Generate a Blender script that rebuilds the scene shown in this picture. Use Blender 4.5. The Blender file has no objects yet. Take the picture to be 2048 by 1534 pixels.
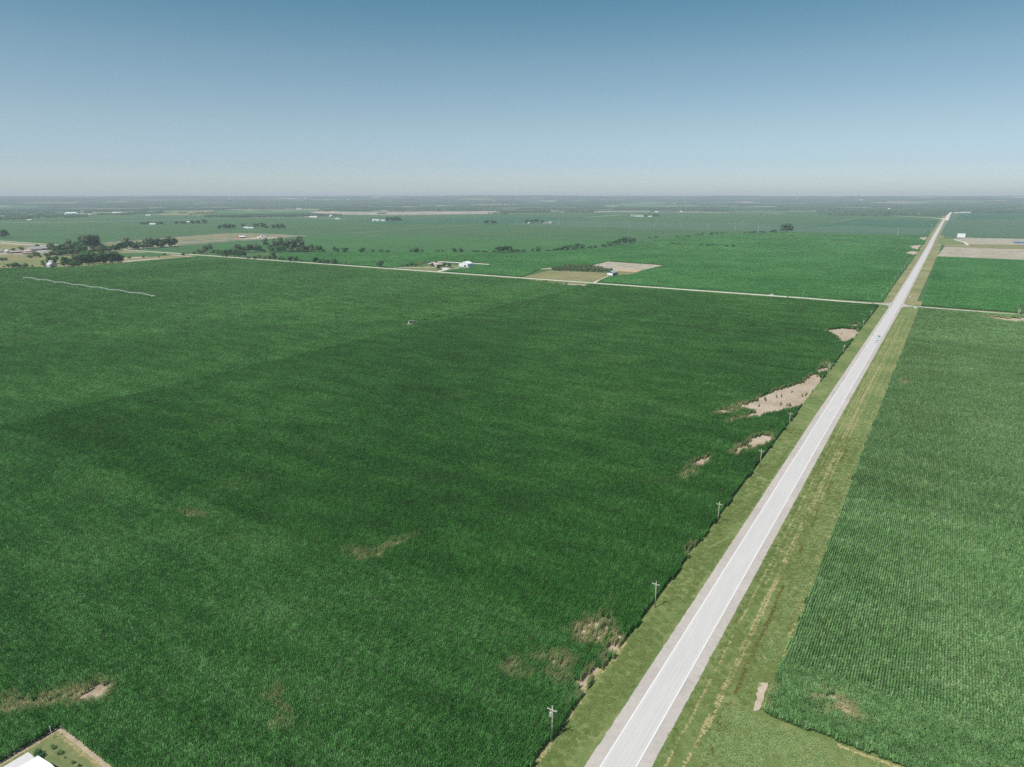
import bpy, math, random
import numpy as np
from mathutils import Vector, Matrix

random.seed(7)
rng = np.random.default_rng(11)
sc = bpy.context.scene
COL = sc.collection
R = math.radians

# ------------------------------------------------------------------ camera geometry
CAM_H = 134.0
F_PX = 2048 * 24 / 36
PITCH = math.atan((767 - 394.5) / F_PX)
YAW = math.atan((1914 - 1024) / (F_PX / math.cos(PITCH)))
CP, SP, CY, SY = math.cos(PITCH), math.sin(PITCH), math.cos(YAW), math.sin(YAW)
FWD = np.array([-SY, CY]); RGT = np.array([CY, SY])


def at(px, py, z=0.0):
    """photo pixel -> (x, y, metres per pixel) on the level z"""
    a = PITCH + math.atan((py - 767) / F_PX)
    fw = (CAM_H - z) / math.tan(a)
    zc = fw * CP + (CAM_H - z) * SP
    X = (px - 1024) / F_PX * zc
    return (-fw * SY + X * CY, fw * CY + X * SY, zc / F_PX)


def project(x, y, z=0.0):
    fw = x * FWD[0] + y * FWD[1]
    rt = x * RGT[0] + y * RGT[1]
    dn = CAM_H - z
    zc = fw * CP + dn * SP
    yv = dn * CP - fw * SP
    return 1024 + F_PX * rt / zc, 767 + F_PX * yv / zc, zc


RC = -50.6          # highway centre line
YC = 1003.0         # gravel crossroad centre line


def bow(y):
    return np.interp(y, [0, 450, 1000, 1400, 2200, 3000, 5200], [0, 0.8, 4.2, 4.6, 4.6, 2.2, 2.0])


# ------------------------------------------------------------------ noise
def _hash(ix, iy, seed):
    n = (ix * 374761393 + iy * 668265263 + seed * 974711) & 0x7fffffff
    n = ((n ^ (n >> 13)) * 1274126177) & 0x7fffffff
    return ((n ^ (n >> 16)) & 0xffff) / 65535.0


def vnoise(x, y, seed=0):
    x = np.asarray(x, dtype=float); y = np.asarray(y, dtype=float)
    ix = np.floor(x).astype(np.int64); iy = np.floor(y).astype(np.int64)
    fx = x - ix; fy = y - iy
    fx = fx * fx * (3 - 2 * fx); fy = fy * fy * (3 - 2 * fy)
    a = _hash(ix, iy, seed); b = _hash(ix + 1, iy, seed)
    c = _hash(ix, iy + 1, seed); d = _hash(ix + 1, iy + 1, seed)
    return (a * (1 - fx) + b * fx) * (1 - fy) + (c * (1 - fx) + d * fx) * fy


def fbm(x, y, seed=0, o=3):
    s = 0; a = 0.5; t = 0
    for i in range(o):
        s = s + a * vnoise(x * 2 ** i, y * 2 ** i, seed + i * 17); t += a; a *= .5
    return s / t


def sstep(a, b, x):
    t = np.clip((x - a) / (b - a), 0, 1)
    return t * t * (3 - 2 * t)


def hills(x, y):
    x = np.asarray(x, float); y = np.asarray(y, float)
    r = np.hypot(x, y)
    az = np.arctan2(x * RGT[0] + y * RGT[1], x * FWD[0] + y * FWD[1])
    peak = 168 + 22 * np.exp(-((az + .02) / .30) ** 2) - 8 * np.abs(az)
    h = peak * sstep(8500, 25000, r) * (.9 + .2 * fbm(x / 5200, y / 5200, 5))
    h += 46 * (fbm(x / 1300, y / 1300, 9) - .4) * sstep(8500, 15000, r)
    return h


def at_terrain(px, py):
    """march the pixel's ray down to the rolling ground"""
    a = PITCH + math.atan((py - 767) / F_PX)
    t = 4000.0
    while t < 40000:
        fw = t
        z = CAM_H - fw * math.tan(a)
        zc = fw * CP + (CAM_H - z) * SP
        X = (px - 1024) / F_PX * zc
        x, y = -fw * SY + X * CY, fw * CY + X * SY
        if z <= float(hills(x, y)):
            return x, y, zc / F_PX
        t *= 1.004
    return x, y, zc / F_PX


# ------------------------------------------------------------------ tagging
def tag(o, label=None, cat=None, group=None, kind=None):
    if label: o['label'] = label
    if cat: o['category'] = cat
    if group: o['group'] = group
    if kind: o['kind'] = kind
    return o


def empty(name, loc, rz=0.0):
    o = bpy.data.objects.new(name, None)
    o.empty_display_size = 1
    COL.objects.link(o)
    o.location = loc; o.rotation_euler = (0, 0, rz)
    return o


class MB:
    def __init__(s):
        s.v = []; s.f = []; s.m = []

    def face(s, pts, m=0):
        i = len(s.v); s.v += [tuple(p) for p in pts]
        s.f.append(tuple(range(i, i + len(pts)))); s.m.append(m)

    def box(s, x0, y0, z0, x1, y1, z1, m=0):
        i = len(s.v)
        s.v += [(x0, y0, z0), (x1, y0, z0), (x1, y1, z0), (x0, y1, z0), (x0, y0, z1), (x1, y0, z1), (x1, y1, z1), (x0, y1, z1)]
        for q in ((0, 3, 2, 1), (4, 5, 6, 7), (0, 1, 5, 4), (1, 2, 6, 5), (2, 3, 7, 6), (3, 0, 4, 7)):
            s.f.append(tuple(i + k for k in q)); s.m.append(m)

    def tube(s, a, b, ra, rb, n=8, m=0, cap=True):
        a = Vector(a); b = Vector(b); d = (b - a).normalized()
        u = d.orthogonal().normalized(); w = d.cross(u)
        i = len(s.v)
        for p, r in ((a, ra), (b, rb)):
            for k in range(n):
                t = 2 * math.pi * k / n
                s.v.append(tuple(p + u * (r * math.cos(t)) + w * (r * math.sin(t))))
        for k in range(n):
            s.f.append((i + k, i + (k + 1) % n, i + n + (k + 1) % n, i + n + k)); s.m.append(m)
        if cap:
            s.f.append(tuple(i + k for k in reversed(range(n)))); s.m.append(m)
            s.f.append(tuple(i + n + k for k in range(n))); s.m.append(m)

    def mesh(s, name, mats):
        me = bpy.data.meshes.new(name)
        me.from_pydata(s.v, [], s.f)
        for mt in (mats if isinstance(mats, (list, tuple)) else [mats]):
            me.materials.append(mt)
        me.polygons.foreach_set('material_index', s.m)
        me.update()
        return me

    def build(s, name, mats, parent=None, smooth=False):
        me = s.mesh(name, mats)
        if smooth:
            me.polygons.foreach_set('use_smooth', [True] * len(me.polygons))
        o = bpy.data.objects.new(name, me)
        COL.objects.link(o)
        if parent is not None:
            o.parent = parent
        return o


def copy_tree(o, parent=None):
    c = o.copy(); COL.objects.link(c)
    if parent is not None: c.parent = parent
    for ch in o.children: copy_tree(ch, c)
    return c


# ------------------------------------------------------------------ materials
def nd(nt, t, loc=(0, 0), **kw):
    n = nt.nodes.new(t)
    for k, v in kw.items(): setattr(n, k, v)
    return n


def base_mat(name, rough=.85, spec=.3):
    m = bpy.data.materials.new(name); m.use_nodes = True
    nt = m.node_tree
    b = nt.nodes['Principled BSDF']
    b.inputs['Roughness'].default_value = rough
    b.inputs['Specular IOR Level'].default_value = spec
    return m, nt, b


def noise(nt, vec, scale, detail=3, rough=.55):
    n = nd(nt, 'ShaderNodeTexNoise')
    n.inputs['Scale'].default_value = scale; n.inputs['Detail'].default_value = detail
    n.inputs['Roughness'].default_value = rough
    nt.links.new(vec, n.inputs['Vector'])
    return n.outputs['Fac']


def ramp(nt, fac, stops):
    r = nd(nt, 'ShaderNodeValToRGB')
    cr = r.color_ramp
    while len(cr.elements) < len(stops): cr.elements.new(.5)
    for e, (p, c) in zip(cr.elements, stops):
        e.position = p; e.color = (*c, 1) if len(c) == 3 else c
    nt.links.new(fac, r.inputs['Fac'])
    return r.outputs['Color']


def mix(nt, a, b, fac, mode='MIX'):
    n = nd(nt, 'ShaderNodeMix'); n.data_type = 'RGBA'; n.blend_type = mode
    for s, v in ((n.inputs[0], fac), (n.inputs[6], a), (n.inputs[7], b)):
        if isinstance(v, bpy.types.NodeSocket): nt.links.new(v, s)
        elif isinstance(v, (int, float)): s.default_value = v if s.type == 'VALUE' else (v, v, v, 1)
        else: s.default_value = (*v, 1)
    return n.outputs[2]


def mapped(nt, sx, sy, sz=1.0):
    g = nd(nt, 'ShaderNodeNewGeometry')
    m = nd(nt, 'ShaderNodeMapping'); m.inputs['Scale'].default_value = (sx, sy, sz)
    nt.links.new(g.outputs['Position'], m.inputs['Vector'])
    return m.outputs['Vector']


def math_n(nt, op, a, b):
    n = nd(nt, 'ShaderNodeMath'); n.operation = op
    for s, v in ((n.inputs[0], a), (n.inputs[1], b)):
        if isinstance(v, bpy.types.NodeSocket): nt.links.new(v, s)
        else: s.default_value = v
    return n.outputs[0]


def layered(name, dark, mid, light, s1=.02, s2=.2, s3=2.0, rough=.9, spec=.2, bump=0.0, stretch=(1, 1), w=(.4, .35, .25), accent=None, acc=(.62, .75), contrast=.16):
    """three noise octaves of world position -> three colours of the thing itself"""
    m, nt, b = base_mat(name, rough, spec)
    v = mapped(nt, *stretch)
    n1, n2, n3 = noise(nt, v, s1), noise(nt, v, s2), noise(nt, v, s3, 2)
    s = math_n(nt, 'ADD', math_n(nt, 'ADD', math_n(nt, 'MULTIPLY', n1, w[0]), math_n(nt, 'MULTIPLY', n2, w[1])), math_n(nt, 'MULTIPLY', n3, w[2]))
    c = ramp(nt, s, [(.5 - contrast, dark), (.5, mid), (.5 + contrast, light)])
    if accent:
        n4 = noise(nt, v, s2 * .6, 5, .65)
        c = mix(nt, c, accent, ramp(nt, n4, [(acc[0], (0, 0, 0)), (acc[1], (1, 1, 1))]))
    nt.links.new(c, b.inputs['Base Color'])
    if bump:
        bn = nd(nt, 'ShaderNodeBump'); bn.inputs['Strength'].default_value = bump
        bn.inputs['Distance'].default_value = .5
        nt.links.new(n3, bn.inputs['Height']); nt.links.new(bn.outputs['Normal'], b.inputs['Normal'])
    return m


def plain(name, col, rough=.7, spec=.3, var=.12, scale=1.5, metal=0.0):
    m, nt, b = base_mat(name, rough, spec)
    g = nd(nt, 'ShaderNodeNewGeometry')
    n = noise(nt, g.outputs['Position'], scale, 4)
    c = ramp(nt, n, [(.3, tuple(x * (1 - var) for x in col)), (.7, tuple(min(1, x * (1 + var)) for x in col))])
    nt.links.new(c, b.inputs['Base Color'])
    b.inputs['Metallic'].default_value = metal
    return m


def corn_mat(name, CORN):
    m, nt, b = base_mat(name, .55, .16)
    g = nd(nt, 'ShaderNodeNewGeometry')
    v = mapped(nt, 1, 1, .0)
    v2 = mapped(nt, .55, 1.5, .0)
    n1, n2, n3 = noise(nt, v, .006, 3), noise(nt, v2, .045, 6, .72), noise(nt, v, .40, 4, .7)
    s = math_n(nt, 'ADD', math_n(nt, 'ADD', math_n(nt, 'MULTIPLY', n1, .22), math_n(nt, 'MULTIPLY', n2, .36)), math_n(nt, 'MULTIPLY', n3, .42))
    c = ramp(nt, s, [(.39, CORN[0]), (.5, CORN[1]), (.61, CORN[2])])
    isl = ramp(nt, g.outputs['Random Per Island'], [(0, (.45, .5, .42)), (.8, (1.15, 1.12, 1.15)), (1, (2.0, 1.7, 2.0))])
    c = mix(nt, c, isl, 1.0, 'MULTIPLY')
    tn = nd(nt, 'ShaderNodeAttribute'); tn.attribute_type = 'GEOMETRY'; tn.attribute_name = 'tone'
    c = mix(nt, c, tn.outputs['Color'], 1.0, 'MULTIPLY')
    oi = nd(nt, 'ShaderNodeObjectInfo')
    c = mix(nt, c, ramp(nt, oi.outputs['Random'], [(0, (.76, .79, .75)), (.5, (.98, .98, .98)), (1, (1.26, 1.2, 1.28))]), 1.0, 'MULTIPLY')
    at_ = nd(nt, 'ShaderNodeAttribute'); at_.attribute_type = 'INSTANCER'; at_.attribute_name = 'stress'
    c = mix(nt, c, (.50, .44, .23), at_.outputs['Fac'])
    nt.links.new(c, b.inputs['Base Color'])
    tr = nd(nt, 'ShaderNodeBsdfTranslucent')
    nt.links.new(mix(nt, c, (1.0, 1.25, .5), 1.0, 'MULTIPLY'), tr.inputs['Color'])
    ms = nd(nt, 'ShaderNodeMixShader'); ms.inputs[0].default_value = .22
    nt.links.new(b.outputs[0], ms.inputs[1]); nt.links.new(tr.outputs[0], ms.inputs[2])
    nt.links.new(ms.outputs[0], nt.nodes['Material Output'].inputs['Surface'])
    return m


def leaf_mat(name, a, b_, c_, trans=.2):
    m, nt, b = base_mat(name, .7, .1)
    g = nd(nt, 'ShaderNodeNewGeometry')
    oi = nd(nt, 'ShaderNodeObjectInfo')
    n = noise(nt, g.outputs['Position'], .35, 3)
    s = math_n(nt, 'ADD', math_n(nt, 'MULTIPLY', n, .5), math_n(nt, 'ADD', math_n(nt, 'MULTIPLY', oi.outputs['Random'], .28), math_n(nt, 'MULTIPLY', g.outputs['Random Per Island'], .22)))
    c = ramp(nt, s, [(.22, a), (.5, b_), (.8, c_)])
    nt.links.new(c, b.inputs['Base Color'])
    tr = nd(nt, 'ShaderNodeBsdfTranslucent'); nt.links.new(c, tr.inputs['Color'])
    ms = nd(nt, 'ShaderNodeMixShader'); ms.inputs[0].default_value = trans
    nt.links.new(b.outputs[0], ms.inputs[1]); nt.links.new(tr.outputs[0], ms.inputs[2])
    nt.links.new(ms.outputs[0], nt.nodes['Material Output'].inputs['Surface'])
    return m


CORN = [(.020, .094, .013), (.045, .194, .030), (.124, .325, .084)]
CORN_L = [(.033, .130, .022), (.072, .245, .051), (.170, .385, .125)]
CORN_R = [(.092, .220, .064), (.170, .350, .118), (.290, .470, .210)]  # lighter leaf colour paints in the bright view away from the sun
M = {}
M['corn'] = corn_mat('corn_leaf', CORN); M['corn_left'] = corn_mat('left_corn_leaf', CORN_L); M['corn_lit'] = corn_mat('lit_corn_leaf', CORN_R)
M['tassel'] = plain('corn_tassel', (.26, .24, .12), .8, .2)
M['verge'] = layered('verge_grass', (.080, .138, .035), (.150, .200, .063), (.250, .270, .108), .03, .25, 2.6, bump=.7, w=(.34, .33, .33), contrast=.13, accent=(.26, .22, .11), acc=(.66, .82))
M['verge_dry'] = layered('dry_verge_grass', (.13, .155, .055), (.21, .215, .09), (.34, .30, .16), .02, .15, 1.2, bump=.5, w=(.34, .33, .33), contrast=.12)
M['lawn'] = layered('lawn_grass', (.10, .14, .05), (.16, .19, .075), (.26, .25, .12), .08, .5, 4.0, bump=.4)
M['soil'] = layered('field_soil', (.26, .20, .14), (.40, .325, .235), (.50, .42, .335), .05, .4, 4.0, bump=.4, accent=(.20, .20, .10), acc=(.60, .72))
M['sand'] = layered('bare_soil', (.30, .235, .165), (.42, .35, .26), (.53, .455, .355), .03, .2, 1.5, bump=.3)
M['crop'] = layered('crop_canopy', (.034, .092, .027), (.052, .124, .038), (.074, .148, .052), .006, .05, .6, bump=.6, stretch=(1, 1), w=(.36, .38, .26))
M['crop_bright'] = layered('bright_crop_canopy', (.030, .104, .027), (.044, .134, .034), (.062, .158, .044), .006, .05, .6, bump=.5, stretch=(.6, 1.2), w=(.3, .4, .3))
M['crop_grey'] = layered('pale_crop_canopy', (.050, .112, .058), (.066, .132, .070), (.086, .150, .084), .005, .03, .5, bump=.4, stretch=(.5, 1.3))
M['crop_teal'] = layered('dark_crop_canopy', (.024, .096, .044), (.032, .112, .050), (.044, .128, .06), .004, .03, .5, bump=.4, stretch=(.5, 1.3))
M['pasture'] = layered('dry_pasture', (.14, .155, .06), (.205, .20, .085), (.29, .255, .13), .015, .1, 1.0, bump=.3)
M['stubble'] = layered('stubble_field', (.15, .155, .085), (.24, .215, .14), (.34, .29, .22), .012, .05, .3, bump=.2, stretch=(.2, 1.6), w=(.3, .45, .25), contrast=.12, accent=(.09, .14, .055), acc=(.50, .60))
M['tan'] = layered('tan_field', (.24, .225, .14), (.36, .32, .24), (.46, .42, .34), .015, .08, .5, stretch=(1, 1), w=(.34, .36, .3), contrast=.13, accent=(.17, .19, .10), acc=(.55, .68))
M['orange'] = layered('tan_strip', (.36, .27, .15), (.46, .35, .20), (.54, .42, .27), .02, .1, .8)
M['gravel'] = layered('gravel', (.50, .46, .40), (.60, .56, .49), (.70, .66, .59), .05, .5, 6.0, rough=.95)
M['shoulder'] = layered('shoulder_gravel', (.36, .325, .29), (.43, .39, .35), (.50, .455, .41), .05, .6, 8.0, rough=.95, bump=.2)
M['white'] = plain('white_metal', (.80, .80, .79), .45, .4, .03)
M['whiteroof'] = plain('white_roof', (.82, .82, .82), .5, .4, .03)
M['greyroof'] = plain('grey_roof', (.36, .36, .36), .6, .3, .12)
M['pinkroof'] = plain('shingle_roof', (.40, .33, .30), .85, .2, .15, .8)
M['brick'] = plain('red_brick', (.36, .19, .13), .85, .2, .2, 1.0)
M['red'] = plain('red_siding', (.42, .09, .06), .65, .3, .1)
M['green'] = plain('dark_green_siding', (.035, .085, .065), .6, .3, .1)
M['greenroof'] = plain('pale_green_roof', (.30, .40, .38), .55, .4, .08)
M['barnwood'] = plain('pale_barn_boards', (.50, .42, .36), .85, .2, .18, .8)
M['greywood'] = plain('weathered_boards', (.50, .49, .47), .85, .2, .15, .8)
M['dark'] = plain('dark_opening', (.02, .02, .022), .8, .2, .1)
M['glass'] = plain('window_glass', (.05, .06, .07), .1, .6, .1)
M['bluemetal'] = plain('blue_metal', (.08, .20, .36), .5, .4, .1)
M['steel'] = plain('galvanised_steel', (.55, .57, .57), .4, .5, .08, metal=.3)
M['pipe'] = plain('pale_pipe', (.66, .72, .66), .5, .4, .05)
M['pole'] = plain('weathered_pole_wood', (.42, .35, .27), .9, .2, .2, 2.0)
M['arm'] = plain('grey_crossarm_wood', (.55, .51, .44), .9, .2, .12, 2.0)
M['porcelain'] = plain('insulator', (.55, .56, .56), .3, .5, .05)
M['bark'] = plain('bark', (.20, .165, .13), .95, .1, .25, 2.0)
M['palebark'] = plain('pale_bark', (.52, .50, .44), .9, .1, .15, 2.0)
M['leaf'] = leaf_mat('tree_leaf', (.034, .100, .036), (.070, .170, .058), (.145, .26, .095))
M['leaf_grey'] = leaf_mat('grey_tree_leaf', (.085, .145, .075), (.155, .225, .12), (.25, .31, .18))
M['leaf_gold'] = leaf_mat('golden_leaf', (.14, .12, .03), (.24, .20, .06), (.34, .28, .09))
M['leaf_brown'] = leaf_mat('brownish_leaf', (.085, .135, .052), (.15, .20, .08), (.25, .27, .125))
M['leaf_far'] = leaf_mat('far_leaf', (.055, .130, .062), (.090, .185, .088), (.15, .25, .115))
M['needle'] = leaf_mat('conifer_needle', (.010, .03, .016), (.018, .045, .022), (.03, .06, .03), .05)
M['tuft'] = leaf_mat('grass_blade', (.15, .235, .06), (.21, .28, .085), (.32, .345, .13), .35)
M['weed'] = leaf_mat('weed_leaf', (.22, .34, .12), (.30, .41, .16), (.42, .48, .23), .35)
M['straw'] = leaf_mat('cut_straw', (.44, .38, .17), (.58, .51, .26), (.70, .63, .38), .2)
M['ditchweed'] = leaf_mat('brown_ditch_weed', (.12, .12, .035), (.19, .18, .055), (.28, .26, .09), .25)
M['tyre'] = plain('tyre_rubber', (.02, .02, .02), .9, .2)
M['carwhite'] = plain('white_car_paint', (.78, .79, .80), .25, .5, .02)
M['cargrey'] = plain('silver_car_paint', (.50, .52, .54), .25, .5, .02)
M['linewhite'] = plain('road_paint_white', (.86, .86, .85), .6, .3, .03)
M['lineyellow'] = plain('road_paint_yellow', (.66, .58, .38), .7, .3, .10)
M['concrete'] = plain('pale_concrete', (.55, .54, .52), .85, .2, .06, .5)


def road_mat():
    m, nt, b = base_mat('road_concrete', .85, .25)
    g = nd(nt, 'ShaderNodeNewGeometry')
    uv = nd(nt, 'ShaderNodeUVMap'); uv.uv_map = 'UVMap'
    sx = nd(nt, 'ShaderNodeSeparateXYZ'); nt.links.new(uv.outputs['UV'], sx.inputs[0])
    # wheel tracks worn into both lanes (a property of the slab, along its length)
    r = ramp(nt, sx.outputs['X'], [(0, (1, 1, 1)), (.13, (1.0, 1.0, 1.0)), (.2, (.93, .93, .93)), (.27, (1.0, 1.0, 1.0)), (.34, (.94, .94, .94)), (.42, (1, 1, 1)), (.5, (.95, .95, .94)),
                                   (.58, (1, 1, 1)), (.66, (.94, .94, .94)), (.73, (1, 1, 1)), (.8, (.93, .93, .93)), (.87, (1, 1, 1))])
    v = mapped(nt, 1, .12)
    n1 = noise(nt, v, .5, 4); n2 = noise(nt, mapped(nt, 1, 1), 3.0, 4)
    c = ramp(nt, math_n(nt, 'ADD', math_n(nt, 'MULTIPLY', n1, .35), math_n(nt, 'MULTIPLY', n2, .65)), [(.35, (.475, .460, .436)), (.65, (.55, .535, .508))])
    nt.links.new(mix(nt, c, r, 1.0, 'MULTIPLY'), b.inputs['Base Color'])
    return m


M['road'] = road_mat()


def far_mat():
    """patchwork of far fields: greens, tans and dark woodland floor"""
    m, nt, b = base_mat('far_farmland', .9, .1)
    v = mapped(nt, 1, 1, 0)
    vo = nd(nt, 'ShaderNodeTexVoronoi'); vo.distance = 'CHEBYCHEV'; vo.inputs['Scale'].default_value = 1 / 900
    nt.links.new(v, vo.inputs['Vector'])
    sep = nd(nt, 'ShaderNodeSeparateColor'); nt.links.new(vo.outputs['Color'], sep.inputs[0])
    c = ramp(nt, sep.outputs[0], [(.0, (.05, .13, .05)), (.30, (.07, .18, .06)), (.55, (.13, .22, .09)), (.72, (.24, .26, .13)), (.86, (.42, .37, .26)), (.93, (.07, .15, .06))])
    c.node.color_ramp.interpolation = 'CONSTANT'
    w = noise(nt, v, 1 / 1100, 4, .6)
    c = mix(nt, c, (.034, .062, .032), ramp(nt, w, [(.50, (0, 0, 0)), (.56, (1, 1, 1))]))
    nt.links.new(c, b.inputs['Base Color'])
    return m


M['far'] = far_mat()

# ------------------------------------------------------------------ the ground sheet
ZONE = ['verge', 'soil', 'lawn', 'crop', 'far', 'verge_dry']
LAWN_X0, LAWN_X1, LAWN_Y = -178.6, -112.0, 62.0
EDGE_W, EDGE_E = -17.4, 25.6         # field edges either side of the highway centre
SOUTH_E = 165.5                      # south edge of the right hand corn
NORTH = YC - 19


def profile(dx, y):
    d = np.interp(dx, [-19, -17.4, -14.5, -12.5, -10.5, -7.2, 7.2, 11, 14.5, 16.5, 19, 25.6, 27], [0, .02, -.35, -.55, -.45, .30, .30, -.25, -.55, -.75, -.35, 0, 0])
    k = sstep(9, 24, np.abs(y - YC))
    d = np.where(d < .28, d * k + .28 * (1 - k) * (np.abs(dx) < 26), d)
    # low bank that carries the gravel crossroad
    bank = .95 * (1 - sstep(4.2, 13, np.abs(y - YC))) * sstep(-40, -130, dx)
    return np.maximum(d, bank)


def gx(dx, y):
    return RC + dx + bow(y)


def build_ground():
    dxs = [-17.4, -16, -14.5, -12.5, -10.5, -8.8, -7.2, -3.5, 0, 3.5, 7.2, 9, 11, 13, 14.5, 16.5, 19, 22, 25.6, 26.9, -18.9, -19.5]
    xs = set(RC + d for d in dxs) | {LAWN_X0, LAWN_X1, -95, -82, -76, -15, 0}
    v = 16.0
    while v < 26000:
        xs.add(v); xs.add(-230 - v); v = v * 1.085 + 6
    xs = np.array(sorted(xs))
    ys = {-900, -400, -100, 0, 30, LAWN_Y, SOUTH_E, SOUTH_E + 2.0, NORTH}
    y = 62.0
    while y < 1300: ys.add(y); y += 26
    for d in (-30, -22, -16, -13, -8.5, -4.2, 0, 4.2, 8.5, 13, 16, 22, 30): ys.add(YC + d)
    y = 1340.0
    while y < 27000: ys.add(y); y *= 1.05
    ys = np.array(sorted(ys))
    X, Y = np.meshgrid(xs, ys)
    fade = 1 - sstep(40, 130, np.abs(X - RC))
    Z = hills(X, Y) + profile(X - RC, Y) * (Y < 6200)
    X2 = X + bow(Y) * fade
    ny, nx = X.shape
    verts = np.stack([X2.ravel(), Y.ravel(), Z.ravel()], 1)
    idx = np.arange(nx * ny).reshape(ny, nx)
    faces = np.stack([idx[:-1, :-1], idx[:-1, 1:], idx[1:, 1:], idx[1:, :-1]], -1).reshape(-1, 4)
    cx = (X[:-1, :-1] + X[1:, 1:]).ravel() / 2; cy = (Y[:-1, :-1] + Y[1:, 1:]).ravel() / 2
    dx = cx - RC
    zone = np.full(cx.shape, 3)
    ver = (dx > EDGE_W - 1.5) & (dx < EDGE_E + 1.3)
    west = (dx < EDGE_W - 1.3) & (cy < NORTH); east = (dx > EDGE_E + 1.2) & (cy < NORTH) & (cy > SOUTH_E)
    zone[west | east] = 1
    zone[(dx > EDGE_E) & (cy < SOUTH_E + 1.6)] = 0
    zone[ver] = 0
    zone[ver & (cy > YC + 10)] = 5
    zone[(np.abs(cy - YC) < 13)] = 0
    zone[(cx > LAWN_X0) & (cx < LAWN_X1) & (cy < LAWN_Y)] = 2
    zone[(cy > 6300) | (np.hypot(cx, cy) > 6800)] = 4
    me = bpy.data.meshes.new('ground')
    me.from_pydata(verts.tolist(), [], faces.tolist())
    for z in ZONE: me.materials.append(M[z])
    me.polygons.foreach_set('material_index', zone.astype(np.int32))
    me.polygons.foreach_set('use_smooth', [True] * len(faces))
    o = bpy.data.objects.new('ground', me); COL.objects.link(o)
    tag(o, 'flat green farm plain running out to low hazy hills', 'ground', kind='structure')


build_ground()

# ------------------------------------------------------------------ roads
HY = np.concatenate([np.arange(-100, 1500, 20.0), np.arange(1500, 5030, 80.0)])


def strip(name, d0, d1, z, mat, ys=HY, uv=False, label=None, cat=None, jitter=0, kind='structure'):
    mb = MB()
    a = []
    for k, y in enumerate(ys):
        j0 = jitter * (vnoise(y * .9, 3.3, 1) - .5) * 2; j1 = jitter * (vnoise(y * .8, 9.3, 2) - .5) * 2
        a.append((gx(d0 + j0, y), gx(d1 + j1, y), y))
    for (p, q) in zip(a[:-1], a[1:]):
        mb.face([(p[0], p[2], z), (p[1], p[2], z), (q[1], q[2], z), (q[0], q[2], z)])
    o = mb.build(name, mat)
    if uv:
        u = o.data.uv_layers.new(name='UVMap')
        for k in range(len(o.data.polygons)):
            for c, (uu, vv) in enumerate(((0, 0), (1, 0), (1, 1), (0, 1))):
                u.data[k * 4 + c].uv = (uu, vv)
    tag(o, label, cat, kind=kind)
    return o


SH = np.concatenate([np.arange(-100, 700, 1.0), np.arange(700, 1500, 20.0), np.arange(1500, 5030, 80.0)])
strip('road_shoulder', -6.95, 6.9, .335, M['shoulder'], ys=SH, jitter=.16, label='beige gravel shoulders along both sides of the highway', cat='road shoulder')
strip('road', -3.95, 3.95, .37, M['road'], uv=True, label='pale concrete two lane highway running to the horizon', cat='road')
for s in (-3.72, 3.60):
    strip('road_marking', s, s + .15, .395, M['linewhite'], label='white edge line painted along the ' + ('left' if s < 0 else 'right') + ' side of the highway', cat='road marking')
mb = MB()
y = -60.0
while y < 900:
    mb.face([(gx(-.07, y), y, .395), (gx(.07, y), y, .395), (gx(.07, y + 3), y + 3, .395), (gx(-.07, y + 3), y + 3, .395)]); y += 12.19
tag(mb.build('road_marking', M['lineyellow']), 'faded yellow dashes along the middle of the highway', 'road marking', kind='structure')


def path(name, pts, w, z, mat, label, cat='road', kind='structure', terrain=False):
    """a ribbon of road through ground points"""
    mb = MB(); P = [Vector((p[0], p[1], 0)) for p in pts]
    prev = None
    for i, p in enumerate(P):
        t = (P[min(i + 1, len(P) - 1)] - P[max(i - 1, 0)]).normalized(); n = Vector((-t.y, t.x, 0))
        l, r = p + n * w / 2, p - n * w / 2
        zz = pts[i][2] if len(pts[i]) > 2 else z; l.z = r.z = zz
        if prev: mb.face([prev[1], r, l, prev[0]])
        prev = (l, r)
    return tag(mb.build(name, mat), label, cat, kind=kind)


xs = list(np.arange(-4200, -60, 40.0))
path('gravel_road', [(x, YC + 1.0 * math.sin(x / 300), float(profile(x - RC, YC)) + .06) for x in xs] + [(-56, YC, .345)], 7.6, 0, M['gravel'], 'pale gravel crossroad west of the highway', 'road')
path('gravel_road', [(-40, YC), (-25, YC - 1), (20, YC - 4), (120, YC - 9), (400, YC - 14)], 5.0, .325, M['gravel'], 'narrow gravel lane leaving the crossing to the right', 'road')
# flared apron of the crossing
mb = MB()
cx = gx(0, YC)
pts = [(-6.5, -26), (-8.5, -12), (-14, -6), (-26, -3.8), (-26, 3.8), (-14, 7), (-9, 13), (-6.5, 30), (6.5, 30), (8.5, 13), (14, 5), (26, 1.5), (26, -4), (14, -7), (8.5, -12), (6.5, -26)]
mb.face([(cx + a, YC + b, .352) for a, b in pts])
tag(mb.build('crossing_apron', M['shoulder']), 'flared pale gravel apron where the roads cross', 'road', kind='structure')

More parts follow.
